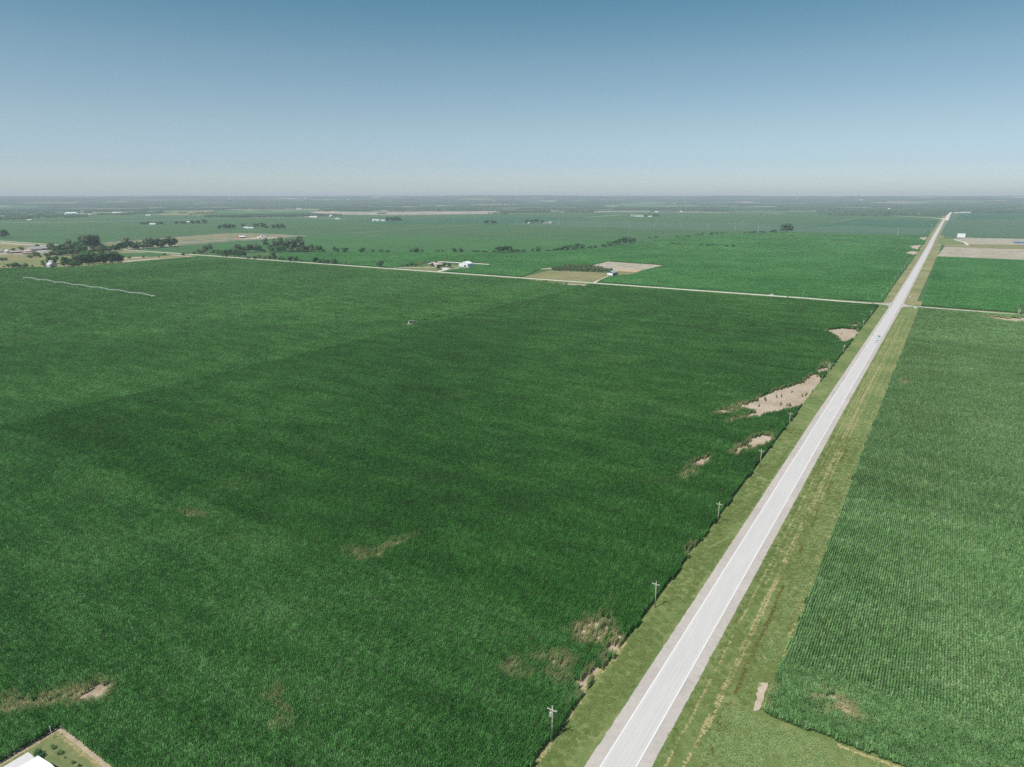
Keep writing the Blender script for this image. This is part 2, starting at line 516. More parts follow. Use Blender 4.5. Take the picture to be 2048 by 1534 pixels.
# far roads
path('far_road', [at(*p)[:2] for p in ((1893, 441), (1890, 439), (1883.5, 437.5), (1861, 435.5), (1823.5, 433.7), (1761, 430.2), (1698, 426.5), (1648, 424.2), (1536, 423.7), (1361, 424.5), (1180, 425.5), (1024, 426.7), (937, 428.7), (850, 430), (762, 431.5))], 26, .9, M['gravel'], 'pale highway curving left across the far plain')
path('far_road', [at(*p)[:2] for p in ((-60, 447), (0, 446), (120, 445), (250, 442), (360, 439), (512, 435.5), (640, 436.5), (690, 438.5))], 18, .9, M['gravel'], 'pale road crossing the far plain at the left')
path('far_road', [at(*p)[:2] for p in ((1893, 440), (1896, 432.5), (1899, 428), (1903, 424.5))], 22, 1.2, M['gravel'], 'short stretch of pale road climbing beyond the highway bend')
path('dirt_track', [at(*p)[:2] for p in ((690, 466.5), (707, 466.2), (760, 463), (820, 458.5), (890, 454), (954, 449.5))], 7, .45, M['tan'], 'pale dirt track across the far green fields', 'track')
path('dirt_track', [at(*p)[:2] for p in ((1169, 435), (1205, 432.5), (1239, 430), (1290, 429))], 14, .9, M['gravel'], 'pale lane towards the white sheds far off', 'track')
path('dirt_track', [at(*p)[:2] for p in ((1480, 445), (1500, 441), (1660, 445), (1720, 436.5), (1880, 440.5))], 8, .9, M['tan'], 'faint tan track near the highway bend', 'track')
path('driveway', [at(*p)[:2] for p in ((1186, 566), (1196, 560.5), (1206, 555.5), (1216, 552.5))], 5.5, .07, M['gravel'], 'pale driveway up to the green shed', 'driveway')
path('driveway', [at(*p)[:2] for p in ((876, 543.3), (884, 541), (896, 538.2), (915, 536.4), (938, 535))], 6.5, .09, M['gravel'], 'pale driveway between the brick house and the white machine shed', 'driveway')
path('driveway', [at(*p)[:2] for p in ((788, 536.8), (803, 534.6), (830, 534.6), (874, 535.4))], 4.5, .09, M['gravel'], 'pale lane along the front of the brick house', 'driveway')
path('driveway', [at(*p)[:2] for p in ((877, 523.4), (925, 526), (979, 529))], 13, .4, M['gravel'], 'broad white gravel strip behind the white machine shed', 'driveway')
path('dirt_track', [at(*p)[:2] for p in ((352, 491.6), (400, 488), (470, 482.3), (540, 477.6), (600, 472))], 6, .45, M['tan'], 'tan track along the lower edge of the stubble field', 'track')
path('dirt_track', [at(*p)[:2] for p in ((204, 485), (330, 475.5), (420, 468.5), (456, 466))], 7, .5, M['tan'], 'tan track along the upper edge of the stubble field', 'track')
path('dirt_track', [at(*p)[:2] for p in ((1860, 472.4), (1880, 473.2), (1912, 474.6))], 8, .45, M['gravel'], 'pale entrance lane to the big white screen', 'track')
path('dirt_track', [at(*p)[:2] for p in ((1872, 489.4), (1890, 490.3), (1920, 491.2), (1936, 490.5), (1930, 485.5), (1908, 479))], 7, .45, M['gravel'], 'pale looping lane in front of the big white screen', 'track')
path('dirt_track', [at(*p)[:2] for p in ((0, 487.5), (40, 489), (70, 490.4), (82, 491.2))], 8, .36, M['gravel'], 'wider pale stretch of gravel road behind the barns', 'track')


def sheet(name, px, z, mat, label, cat='field', kind='structure', skirt=True, wob=0.0):
    """a level parcel of ground with a real edge"""
    P = [at(*p)[:2] for p in px]
    if wob:
        Q = []
        for i in range(len(P)):
            a, b = P[i], P[(i + 1) % len(P)]
            n = max(1, int(math.hypot(a[0] - b[0], a[1] - b[1]) / (wob * 4)))
            for k in range(n):
                t = k / n
                Q.append((a[0] + (b[0] - a[0]) * t + random.uniform(-wob, wob), a[1] + (b[1] - a[1]) * t + random.uniform(-wob, wob)))
        P = Q
    ar = sum(P[i][0] * P[(i + 1) % len(P)][1] - P[(i + 1) % len(P)][0] * P[i][1] for i in range(len(P)))
    if ar < 0: P = P[::-1]
    mb = MB()
    n = len(P)
    mb.v = [(x, y, z) for x, y in P] + [(x, y, -.2) for x, y in P]
    mb.f = [tuple(range(n))] + [(i, i + n, (i + 1) % n + n, (i + 1) % n) for i in range(n)]
    mb.m = [0] * len(mb.f)
    return tag(mb.build(name, mat), label, cat, kind=kind)


FARM = [(-40, 540), (0, 539), (60, 535.5), (104, 536.5), (130, 536.8), (245, 527.5), (320, 520.5), (392, 514.5), (410, 512.6), (400, 511.2), (250, 500.5), (80, 488.6), (-40, 479)]
sheet('pasture', [(-40, 540), (0, 539), (60, 535.5), (104, 536.5), (130, 536.8), (245, 527.5), (320, 520.5), (392, 514.6), (250, 502.6), (80, 492), (-40, 483)], .06, M['pasture'], 'dry khaki pasture round the left farmyard')
sheet('crop_plot', [(232, 507), (300, 505.5), (345, 510), (300, 513.5), (240, 514.5)], .3, M['crop'], 'small green plot beside the bend of the gravel road')
sheet('crop_plot', [(110, 516), (160, 511.5), (240, 507), (236, 511), (180, 514), (120, 520), (100, 524), (60, 526), (0, 530), (-30, 531), (-30, 527), (40, 523)], .12, M['verge'], 'green grass strip between the two left groves')
sheet('tan_strip', [(244, 527.3), (320, 520.3), (392, 514.7), (380, 513.5), (300, 517.5), (246, 522)], .1, M['tan'], 'tan grass strip along the edge of the left corn')
sheet('bare_soil', [(247, 515.5), (276, 513.5), (300, 513.5), (285, 515), (250, 518)], .14, M['sand'], 'bare tan scrape right of the dark grove')
sheet('farmyard', [(-30, 510), (0, 509.5), (40, 508.5), (100, 506), (112, 503), (60, 500), (20, 502), (-30, 503)], .12, M['tan'], 'tan trampled farmyard in front of the barns')
sheet('stubble_field', [(200, 493), (205, 486), (330, 476), (456, 466.5), (520, 467), (620, 471.8), (600, 472.8), (540, 478), (470, 482.8), (400, 488.5), (352, 492), (300, 497), (236, 499)], .25, M['stubble'], 'striped brown and green stubble field round the red barn')
sheet('stubble_strip', [(355, 490), (400, 486.4), (470, 480.8), (545, 475.6), (540, 477), (470, 482), (400, 487.6), (356, 491.2)], .3, M['crop'], 'dark green strip along the lower edge of the stubble field')
sheet('stubble_strip', [(210, 490), (330, 480.5), (440, 472), (520, 468.6), (515, 470), (440, 474.6), (330, 484), (215, 493.5)], .3, M['pasture'], 'olive strip through the stubble field')
sheet('farmyard', [(470, 476.5), (500, 476.3), (520, 473), (545, 474), (555, 476.5), (528, 478), (490, 479)], .35, M['tan'], 'pale yard between the red barn and the small white house')
sheet('crop_field', [(380, 497), (470, 484), (545, 479), (620, 473.5), (1024, 477), (1290, 480), (1265, 486.5), (1160, 498), (1100, 501.5), (1000, 505), (700, 504), (560, 504), (440, 504)], .35, M['crop_bright'], 'bright green crop field beyond the creek hedge')
sheet('crop_field', [(1440, 470.5), (1560, 464.8), (1843, 472), (1806, 540), (1768, 602), (1500, 592), (1330, 579), (1300, 570), (1345, 532), (1470, 498), (1300, 487)], .4, M['crop_bright'], 'bright green crop field left of the highway beyond the crossing')
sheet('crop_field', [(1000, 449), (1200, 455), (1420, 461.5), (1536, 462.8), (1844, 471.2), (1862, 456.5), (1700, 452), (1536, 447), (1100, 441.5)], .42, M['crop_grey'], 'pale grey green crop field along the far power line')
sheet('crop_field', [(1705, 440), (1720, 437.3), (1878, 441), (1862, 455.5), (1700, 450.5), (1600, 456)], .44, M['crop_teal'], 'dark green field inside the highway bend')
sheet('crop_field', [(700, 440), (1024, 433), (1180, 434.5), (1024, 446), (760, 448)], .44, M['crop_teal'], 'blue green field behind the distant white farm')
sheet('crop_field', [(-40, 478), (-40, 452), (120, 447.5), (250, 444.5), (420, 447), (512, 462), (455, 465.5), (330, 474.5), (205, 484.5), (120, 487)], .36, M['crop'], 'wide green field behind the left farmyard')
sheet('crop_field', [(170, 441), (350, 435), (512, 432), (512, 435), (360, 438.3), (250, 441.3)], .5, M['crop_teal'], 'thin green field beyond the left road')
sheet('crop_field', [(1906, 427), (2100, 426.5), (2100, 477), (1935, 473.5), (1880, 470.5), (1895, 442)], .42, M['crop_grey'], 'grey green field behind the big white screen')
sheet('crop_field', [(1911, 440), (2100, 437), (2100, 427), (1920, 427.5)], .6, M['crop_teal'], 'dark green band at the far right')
sheet('crop_field', [(1874, 513.5), (2100, 523.5), (2100, 617), (2048, 613), (1834, 602.5)], .45, M['crop'], 'green crop field right of the highway beyond the crossing')
sheet('tan_field', [(1889, 494), (2100, 500.5), (2100, 523), (1874, 513)], .3, M['tan'], 'beige cut field right of the highway')
sheet('grass_strip', [(1889, 489), (1935, 488.5), (2100, 490), (2100, 500.5), (1889, 494.3)], .24, M['pasture'], 'olive grass strip behind the beige cut field')
sheet('parking_lot', [(1908, 477.5), (1935, 475.5), (2100, 479), (2100, 490), (1936, 488.5)], .3, M['tan'], 'bare lot beside the big white screen')
sheet('grass_strip', [(1878, 474.8), (1908, 477.5), (1934, 488), (1925, 489.5), (1875, 488.5)], .22, M['verge'], 'grass plot in front of the big white screen')
sheet('pasture', [(1043, 555), (1100, 541), (1130, 541.5), (1226, 546), (1216, 552), (1206, 556), (1184, 565.2)], .3, M['pasture'], 'khaki mown plot in front of the young windbreak')
sheet('tan_field', [(1178, 532.5), (1215, 523.5), (1328, 531), (1283, 541), (1225, 537.5)], .42, M['tan'], 'pale bare field behind the green shed')
sheet('tan_strip', [(1225, 537.5), (1284, 540.7), (1276, 545), (1226, 541.5)], .4, M['orange'], 'orange tan strip at the near side of the bare field')
sheet('grass_strip', [(1226, 541.5), (1276, 545), (1262, 549), (1236, 551.5), (1226, 547)], .38, M['pasture'], 'olive grass right of the green shed')
sheet('bare_soil', [(1080, 537.5), (1103, 535.5), (1104, 538.3), (1083, 538.4)], .3, M['sand'], 'pale bare scrape left of the young windbreak')
sheet('house_yard', [(795, 537.5), (815, 533.5), (875, 530.5), (905, 529), (922, 531.5), (917, 536), (885, 543), (810, 539.3)], .05, M['lawn'], 'dry green lawn round the brick house')
sheet('concrete_pad', [(883, 536.3), (893, 535.3), (899, 537.8), (888, 541)], .12, M['concrete'], 'pale concrete pad beside the brick house', 'pad')
for px, lb in (([(1811, 506), (1823, 502.5), (1836, 504), (1829, 510)], 'pinkish bare patch nearest on the highway edge of the bright field'),
               ([(1818, 492.5), (1842, 489.5), (1835, 499), (1826, 497)], 'pinkish bare patch in the middle of the bright field edge'),
               ([(1837, 475.5), (1855, 473.8), (1848, 481)], 'pinkish bare patch farthest along the bright field edge'),
               ([(1812, 626), (1815, 624.3), (1821.5, 625.5), (1821, 633), (1812.5, 633.5)], 'pinkish bare square in the right verge near the crossing'),
               ([(1800, 657.5), (1804, 656.5), (1805, 661), (1801, 661.5)], 'small reddish bare spot in the right verge')):
    sheet('bare_soil', px, .46 if px[0][1] < 600 else -.15, M['sand'], lb, wob=1.0)
sheet('bare_soil', [(1518, 1366), (1535, 1367), (1529, 1395), (1520, 1420), (1507, 1424), (1511, 1400)], .17, M['sand'], 'bare pinkish rectangle at the left corner of the paler corn field', wob=.3)
sheet('sand_pit', [(620, 424.5), (640, 421.5), (700, 424), (850, 424.3), (960, 421.5), (1004, 421.5), (1003, 427), (860, 429), (760, 430), (640, 428.5)], .7, layered('pink_sand', (.16, .19, .11), (.33, .29, .24), (.46, .41, .36), .004, .015, .05, w=(.4, .35, .25), contrast=.10), 'pale pinkish sand pit on the far plain')
sheet('tan_field', [(300, 430), (380, 421.5), (425, 420.5), (430, 427), (400, 431)], .7, M['pasture'], 'tan field beyond the left road')
sheet('tan_strip', [(1160, 422.8), (1300, 422), (1300, 423.2), (1160, 424.2)], 1.0, M['tan'], 'thin tan strip before the far woods')

# ------------------------------------------------------------------ corn: rows of plants, gaps where the photo shows bare soil
def in_poly(x, y, P):
    P = np.array(P); n = len(P)
    c = np.zeros(x.shape, bool)
    j = n - 1
    for i in range(n):
        xi, yi = P[i]; xj, yj = P[j]
        with np.errstate(divide='ignore', invalid='ignore'):
            t = ((yi > y) != (yj > y)) & (x < (xj - xi) * (y - yi) / (yj - yi + 1e-12) + xi)
        c ^= t; j = i
    return c


BARE = [
    [(1481, 816), (1508, 803), (1532, 791), (1552, 782), (1583, 774), (1612, 762), (1630, 749), (1644, 762), (1634, 776), (1617, 799), (1603, 809), (1580, 819), (1552, 824), (1522, 830), (1498, 838), (1495, 835), (1515, 825), (1485, 818)],
    [(1632, 746), (1640, 738), (1650, 737), (1658, 740), (1653, 745), (1640, 748)],
    [(1651, 662), (1664, 660), (1686, 658), (1712, 659.5), (1711, 670.5), (1705, 679), (1688, 686), (1680, 684), (1678, 675.6), (1664, 669)],
    [(1698, 652), (1708, 648.5), (1718, 651), (1716, 655), (1702, 655)],
    [(1434, 828), (1437, 824), (1452, 819.7), (1456, 823), (1444, 826.5)],
    [(1491, 892), (1503, 880.7), (1525, 873), (1541, 871), (1539, 880), (1527, 889), (1507, 898.5), (1501, 893)],
    [(1462, 909.5), (1476, 895), (1488, 892.5), (1480, 901), (1467, 910)],
    [(1385, 930), (1408, 918), (1419, 914.6), (1417, 922), (1398, 933), (1388, 940)],
    [(1372, 1110), (1378, 1098), (1392, 1090), (1397, 1090), (1386, 1105), (1376, 1116)],
    [(1190, 1246), (1196, 1243), (1222, 1251), (1224, 1255), (1202, 1250)],
    [(1150, 1282.6), (1164, 1279.7), (1181, 1282.6), (1186, 1289), (1166, 1289)],
    [(1212, 1300), (1236, 1290), (1240, 1292), (1230, 1312), (1210, 1340), (1180, 1375), (1150, 1420), (1158, 1388), (1168, 1364), (1190, 1342), (1212, 1324), (1224, 1314)],
    [(150, 1390), (190, 1383), (205, 1393), (198, 1400), (160, 1399)],
    [(198, 1376), (224, 1384), (222, 1388), (205, 1381)],
    [(22, 1395), (35, 1395), (34, 1402), (24, 1402)],
    [(1125, 569), (1145, 566.6), (1176, 569), (1172, 574), (1142, 572)],
    [(811, 650), (818, 648), (826, 649.5), (825, 652), (815, 652.6)],
    [(1519, 1364), (1536, 1365), (1528, 1395), (1519, 1428), (1505, 1430), (1508, 1400)],
    [(1985, 634), (2010, 637.5), (2060, 637), (2060, 645), (2015, 643), (1990, 638.5)],
    [(362, 1024), (385, 1030), (404, 1037), (403, 1040), (380, 1033)],
]
SPARSE = [
    [(1640, 735), (1645, 725), (1655, 722), (1660, 730), (1650, 736)],
    [(1420, 832), (1437, 820), (1460, 815), (1490, 806), (1500, 822), (1480, 822), (1450, 830)],
    [(1445, 847), (1480, 834), (1502, 832), (1500, 838), (1470, 846)],
    [(1357, 961), (1368, 948), (1385, 928), (1412, 915), (1420, 914), (1418, 924), (1398, 935), (1387, 945), (1383, 956), (1368, 964)],
    [(1455, 912), (1478, 890), (1505, 877), (1545, 867), (1542, 882), (1505, 902), (1485, 906)],
    [(678, 1102), (693, 1101), (716, 1106), (748, 1110), (760, 1101), (779, 1084), (811, 1078), (837, 1068), (818, 1083), (792, 1091), (775, 1101), (764, 1111), (772, 1128), (754, 1123), (739, 1126), (711, 1120), (691, 1111)],
    [(1137, 1265), (1181, 1241), (1222, 1252), (1241, 1286), (1227, 1312), (1208, 1302), (1186, 1294), (1152, 1284)],
    [(1229, 1200), (1233, 1201), (1204, 1235), (1201, 1233)],
    [(1000, 1335), (1028, 1326), (1050, 1343), (1062, 1362), (1035, 1358), (1010, 1350)],
    [(1058, 1306), (1110, 1308), (1152, 1328), (1142, 1340), (1090, 1326)],
    [(1085, 1346), (1130, 1344), (1146, 1358), (1110, 1364)],
    [(0, 1402), (60, 1398), (100, 1388), (150, 1372), (190, 1366), (230, 1384), (218, 1402), (150, 1406), (100, 1420), (0, 1428)],
    [(352, 1020), (365, 1022), (406, 1036), (405, 1042), (378, 1034)],
    [(540, 1382), (556, 1380), (575, 1455), (560, 1462)],
    [(1052, 560), (1100, 561), (1176, 566), (1176, 572), (1130, 572), (1070, 566)],
    [(1600, 1372), (1628, 1382), (1700, 1390), (1700, 1412), (1728, 1446), (1702, 1450), (1662, 1430), (1628, 1430), (1622, 1400)],
    [(1797, 760), (1815, 762), (1818, 770), (1800, 772)],
    [(1955, 631), (1990, 633), (2012, 636), (2060, 635), (2060, 647), (2015, 645), (1985, 640)],
    [(1650, 742), (1662, 730), (1670, 735), (1656, 747)],
]
g2 = lambda P: [at(*p)[:2] for p in P]
BARE = [g2(p) for p in BARE]; SPARSE = [g2(p) for p in SPARSE]
FARM_W = g2(FARM)
TRACK = [(at(808, 650)[:2], at(965, 620.5)[:2], 1.6), (at(700, 652)[:2], at(812, 648)[:2], .8)]
# pivot wheel tracks: rings round the pivot centre
PIV = at(48, 560.5)[:2]


def leaf_quad(mb, p, n, s, rnd, m=0):
    n = Vector(n).normalized(); u = n.orthogonal().normalized(); u.rotate(Matrix.Rotation(rnd.uniform(0, 6.28), 3, n)); w = n.cross(u)
    a, b = s * rnd.uniform(.7, 1.2), s * rnd.uniform(.6, 1.0)
    mb.face([p - u * a, p - w * b, p + u * a, p + w * b], m)


def corn_meshes(leafmat, tas):
    rnd = random.Random(5); tone = [1.0]

    def plant(mb, x, y, big=1.0):
        f0 = len(mb.f)
        h = rnd.uniform(1.85, 2.55)
        base = rnd.uniform(0, math.pi)
        n = 7
        for k in range(n):
            z = h * (.34 + .58 * k / (n - 1))
            a = base + math.pi * k + rnd.gauss(0, .45)
            L = rnd.uniform(.38, .62) * (1.05 - .5 * abs(k / (n - 1) - .45)) * big
            w = .060 * big * rnd.uniform(.8, 1.2)
            d = Vector((math.cos(a), math.sin(a), 0)); s = Vector((-d.y, d.x, 0)) * w
            p0 = Vector((x, y, z)); rise = rnd.uniform(.18, .38)
            p1 = p0 + d * L * .5 + Vector((0, 0, rise)); p2 = p0 + d * L + Vector((0, 0, rise - rnd.uniform(.2, .55)))
            i = len(mb.v)
            mb.v += [tuple(p0 - s * .5), tuple(p0 + s * .5), tuple(p1 + s), tuple(p1 - s), tuple(p2)]
            mb.f += [(i, i + 1, i + 2, i + 3), (i + 3, i + 2, i + 4)]; mb.m += [0, 0]
        mb.tone += [tone[0]] * (len(mb.f) - f0); f0 = len(mb.f)
        # lower leaves closing the gap between the rows, shade painted in by a dark tone
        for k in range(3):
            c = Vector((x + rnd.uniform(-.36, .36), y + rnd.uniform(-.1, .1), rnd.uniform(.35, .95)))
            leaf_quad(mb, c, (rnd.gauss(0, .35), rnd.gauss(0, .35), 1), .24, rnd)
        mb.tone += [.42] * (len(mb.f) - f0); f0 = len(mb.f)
        # tassel
        if rnd.random() < tas:
            for k in range(3):
                a = rnd.uniform(0, 6.28); q = Vector((math.cos(a), math.sin(a), 0)); p = Vector((x, y, h))
                s = Vector((-q.y, q.x, 0)) * .013
                mb.face([p - s, p + s, p + q * .1 + Vector((0, 0, .3))], 1)
        mb.tone += [tone[0]] * (len(mb.f) - f0)

    res = []
    for kind, (rows, L, n) in enumerate(((1, 2.0, 6), (1, 4.0, 6), (4, 5.0, 6), (16, 12.0, 4))):
        for v in range(n):
            mb = MB(); mb.tone = []
            for r in range(rows):
                y = -L / 2 + .1
                while y < L / 2:
                    if rnd.random() < .45: tone[0] = min(2.3, max(.35, math.exp(rnd.gauss(-.02, .24))))
                    if rnd.random() < .05:
                        y += .2; continue
                    plant(mb, (r - (rows - 1) / 2) * .762 + rnd.gauss(0, .05), y + rnd.gauss(0, .05)); y += .2
            me = mb.mesh('corn_row', [leafmat, M['tassel']])
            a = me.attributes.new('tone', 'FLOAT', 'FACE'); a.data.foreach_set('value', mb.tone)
            res.append(me)
    return res


def proto_collection(name, meshes):
    c = bpy.data.collections.new(name)
    for i, me in enumerate(meshes):
        o = bpy.data.objects.new('%s_%02d' % (name, i), me)
        c.objects.link(o)
    return c


def scatter(name, pts, rot, scl, idx, coll, mat=None, extra=None):
    """one object whose points carry copies of small plant meshes"""
    me = bpy.data.meshes.new(name)
    n = len(pts)
    me.vertices.add(n)
    me.vertices.foreach_set('co', np.asarray(pts, np.float32).ravel())
    for nm, ty, key, arr in (('rot', 'FLOAT_VECTOR', 'vector', rot), ('scl', 'FLOAT_VECTOR', 'vector', scl)):
        a = me.attributes.new(nm, ty, 'POINT'); a.data.foreach_set(key, np.asarray(arr, np.float32).ravel())
    a = me.attributes.new('idx', 'INT', 'POINT'); a.data.foreach_set('value', np.asarray(idx, np.int32))
    a = me.attributes.new('stress', 'FLOAT', 'POINT')
    a.data.foreach_set('value', np.asarray(extra if extra is not None else np.zeros(n), np.float32))
    o = bpy.data.objects.new(name, me); COL.objects.link(o)
    ng = bpy.data.node_groups.new(name, 'GeometryNodeTree')
    ng.interface.new_socket('Geometry', in_out='INPUT', socket_type='NodeSocketGeometry')
    ng.interface.new_socket('Geometry', in_out='OUTPUT', socket_type='NodeSocketGeometry')
    gi = ng.nodes.new('NodeGroupInput'); go = ng.nodes.new('NodeGroupOutput')
    ip = ng.nodes.new('GeometryNodeInstanceOnPoints')
    ci = ng.nodes.new('GeometryNodeCollectionInfo')
    ci.inputs['Collection'].default_value = coll
    ci.inputs['Separate Children'].default_value = True; ci.inputs['Reset Children'].default_value = True
    ip.inputs['Pick Instance'].default_value = True
    L = ng.links
    L.new(gi.outputs[0], ip.inputs['Points']); L.new(ci.outputs[0], ip.inputs['Instance'])
    for nm, ty, sk in (('rot', 'FLOAT_VECTOR', 'Rotation'), ('scl', 'FLOAT_VECTOR', 'Scale'), ('idx', 'INT', 'Instance Index')):
        na = ng.nodes.new('GeometryNodeInputNamedAttribute'); na.data_type = ty; na.inputs['Name'].default_value = nm
        L.new(na.outputs['Attribute'], ip.inputs[sk])
    L.new(ip.outputs[0], go.inputs[0])
    md = o.modifiers.new('scatter', 'NODES'); md.node_group = ng
    return o


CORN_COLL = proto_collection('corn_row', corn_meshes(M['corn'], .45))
LIT_COLL = proto_collection('lit_corn_row', corn_meshes(M['corn_lit'], .9))
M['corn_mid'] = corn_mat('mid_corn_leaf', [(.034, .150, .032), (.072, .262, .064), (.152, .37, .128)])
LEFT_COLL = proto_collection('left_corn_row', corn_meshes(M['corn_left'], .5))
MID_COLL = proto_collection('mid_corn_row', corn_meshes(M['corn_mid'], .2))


def in_view(x, y, z=2.0, mx=330, my=420):
    px, py, zc = project(x, y, z)
    return (zc > 20) & (px > -mx) & (px < 2048 + mx) & (py < 1534 + my)


def rows(x0, x1, y0, y1, dx, dy):
    """grid of row segments, laid along the highway"""
    gx_, gy_ = np.meshgrid(np.arange(x0, x1, dx), np.arange(y0, y1, dy))
    return gx_.ravel(), gy_.ravel()


def corn_field(name, region, label, dens_seed, vig=None, coll=None):
    P = []; RT = []; S = []; I = []; ST = []
    for lod, (nr, ln) in enumerate(((1, 2.0), (1, 4.0), (4, 5.0), (16, 12.0))):
        dxs = .762 * nr
        x0, x1, y0, y1 = region['box']
        x, y = rows(x0, x1, y0, y1, dxs, ln)
        r = np.hypot(x, y)
        lo, hi = ((0, 330), (330, 760), (760, 1900), (1900, 9000))[lod]
        k = (r >= lo) & (r < hi) & in_view(x, y)
        x, y = x[k], y[k]
        x = x + bow(y) * (1 - sstep(40, 130, np.abs(x - RC)))
        if 'turn' in region and lod == 0:
            hx0, hy0 = rows(x0, x1, SOUTH_E + .6, SOUTH_E + 26, 2.0, .762)
            t_ = ~region['turn'](x, y); x = np.concatenate([x[t_], hx0]); y = np.concatenate([y[t_], hy0])
            k = in_view(x, y); x, y = x[k], y[k]
        k = region['keep'](x, y)
        x, y = x[k], y[k]
        n = len(x)
        if n == 0: continue
        y = y + rng.uniform(-.15, .15, n)
        # wobble so patch edges are ragged
        wx = x + (fbm(x / 5, y / 5, 31) - .5) * 6; wy = y + (fbm(x / 5, y / 5, 47) - .5) * 6
        kill = np.zeros(n, bool); st = np.zeros(n)
        r1 = rng.random(n); sp = fbm(x / 3.5, y / 3.5, 77); sp2 = fbm(x / 5, y / 4, 91)

        def soft(q, rad, k=7):
            Q = np.array(q); lo = Q.min(0) - 14; hi = Q.max(0) + 14
            w = np.where((x > lo[0]) & (x < hi[0]) & (y > lo[1]) & (y < hi[1]))[0]
            out = np.zeros(n)
            if len(w):
                acc = np.zeros(len(w))
                for j in range(k):
                    a = 6.283 * j / k
                    acc += in_poly(wx[w] + rad * math.cos(a) * (1 if j else 0), wy[w] + rad * math.sin(a) * (1 if j else 0), q)
                out[w] = acc / k
            return out
        for q in BARE:
            m_ = soft(q, 2.2)
            kill |= (m_ > .14 + .38 * sp) & (r1 > (.02 if lod < 2 else .0))
            st = np.maximum(st, np.where(m_ > 0, .25 + .65 * m_ * rng.random(n), 0))
        for q in SPARSE:
            m_ = soft(q, 2.0) * sstep(.20, .44, sp2)
            kill |= m_ * (sp * .75 + .55 * r1) > .70
            st = np.maximum(st, np.minimum(1, m_ * 1.25) * np.where(rng.random(n) < .80, rng.uniform(.3, 1, n), .05))
        for a, b, w in TRACK:
            ax, ay = a; bx, by = b; L2 = (bx - ax) ** 2 + (by - ay) ** 2
            t = np.clip(((x - ax) * (bx - ax) + (y - ay) * (by - ay)) / L2, 0, 1)
            kill |= np.hypot(x - ax - t * (bx - ax), y - ay - t * (by - ay)) < w
        hv = fbm(x / 70 + .25 * np.sin(y / 90), y / 17 + 1.6 * np.sin(x / 130), dens_seed, 4)
        hv2 = fbm(x / 5, y / 5, dens_seed + 3, 3)
        # thin yellowish strips of weaker corn
        weak = sstep(.66, .80, fbm(x / 46 + 7, y / 30, dens_seed + 21, 4))
        st = np.maximum(st, weak * .07 * rng.random(n))
        sz = .77 + .27 * hv + .20 * hv2 + rng.normal(0, .05, n)
        sz = sz * (1 - .45 * np.clip(st - .25, 0, 1))
        if vig is not None: sz = sz * vig
        keep = ~kill
        n2 = keep.sum()
        turn = region['turn'](x, y)[keep] if 'turn' in region else np.zeros(n2, bool)
        x, y, sz, st = x[keep], y[keep], sz[keep], st[keep]
        P.append(np.stack([x, y, np.zeros(n2)], 1))
        RT.append(np.stack([np.zeros(n2), np.zeros(n2), np.where(rng.random(n2) < .5, 0, math.pi) + rng.normal(0, .015, n2) + turn * math.pi / 2], 1))
        sxy = np.where(st > .3, .8, 1.0)
        S.append(np.stack([sxy, np.ones(n2), sz], 1))
        I.append(rng.integers(0, 6 if lod < 3 else 4, n2) + 6 * lod); ST.append(st)
    P = np.concatenate(P)
    print(name, len(P), 'segments')
    o = scatter(name, P, np.concatenate(RT), np.concatenate(S), np.concatenate(I), coll or CORN_COLL, extra=np.concatenate(ST))
    return tag(o, label, 'corn field', kind='stuff')


edge_w = lambda x, y: x < gx(EDGE_W - .3, y) + (fbm(y / 6, y * 0, 5) - .7) * 1.2
not_lawn = lambda x, y: ~((x > LAWN_X0 - .4) & (y < LAWN_Y + .6))
FW = np.array(FARM_W)
corn_field('corn_field', {'box': (-470, -60, 166, NORTH), 'keep': lambda x, y: edge_w(x, y) & (x > -465) & (y > 165.5)},
           'dark green corn field filling the middle, left of the highway', 3)
corn_field('corn_field', {'box': (-2300, -466, 20, NORTH), 'keep': lambda x, y: (x < -466) & ~in_poly(x, y, FARM_W) & (y < NORTH - 1)},
           'green corn field with the long irrigation pipe at the left', 13, None, LEFT_COLL)
corn_field('corn_field', {'box': (-470, -60, -40, 166), 'keep': lambda x, y: edge_w(x, y) & not_lawn(x, y) & (y < 165.5)},
           'dark green corn field in the lower left beside the small lawn', 23, None, LEFT_COLL)
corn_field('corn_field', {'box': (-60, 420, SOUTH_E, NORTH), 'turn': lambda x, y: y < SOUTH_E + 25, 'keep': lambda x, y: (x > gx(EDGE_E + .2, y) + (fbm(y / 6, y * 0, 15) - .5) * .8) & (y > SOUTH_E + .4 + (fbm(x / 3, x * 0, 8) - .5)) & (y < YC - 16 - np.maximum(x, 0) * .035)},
           'paler green corn field right of the highway', 43, .97, LIT_COLL)

N_OUT = [g2(p) for p in ([(788, 537.8), (803, 533), (815, 532), (875, 522.5), (925, 524.5), (984, 528.2), (984, 530.4), (950, 530), (948, 536), (938, 536.5), (905, 538.5), (888, 544), (876, 545), (810, 540)],
    [(1040, 556), (1078, 540), (1078, 536.8), (1102, 535), (1126, 534), (1178, 532), (1215, 523), (1332, 530.8), (1285, 541.5), (1264, 549.5), (1236, 552), (1217, 554), (1190, 566.5), (1180, 566)],
    [(1808, 507), (1823, 502), (1840, 503), (1832, 512)], [(1815, 493), (1845, 489), (1840, 500), (1826, 498)], [(1834, 476), (1858, 473), (1852, 482)])]
HEDGE = g2([(560, 506), (700, 505.5), (1000, 506.5), (1100, 504), (1160, 500.5), (1270, 488.5), (1345, 474), (1440, 468.5), (1570, 465.5), (1843, 472.5), (1900, 472.5), (1900, 640), (380, 540), (390, 515), (500, 519), (560, 524)])


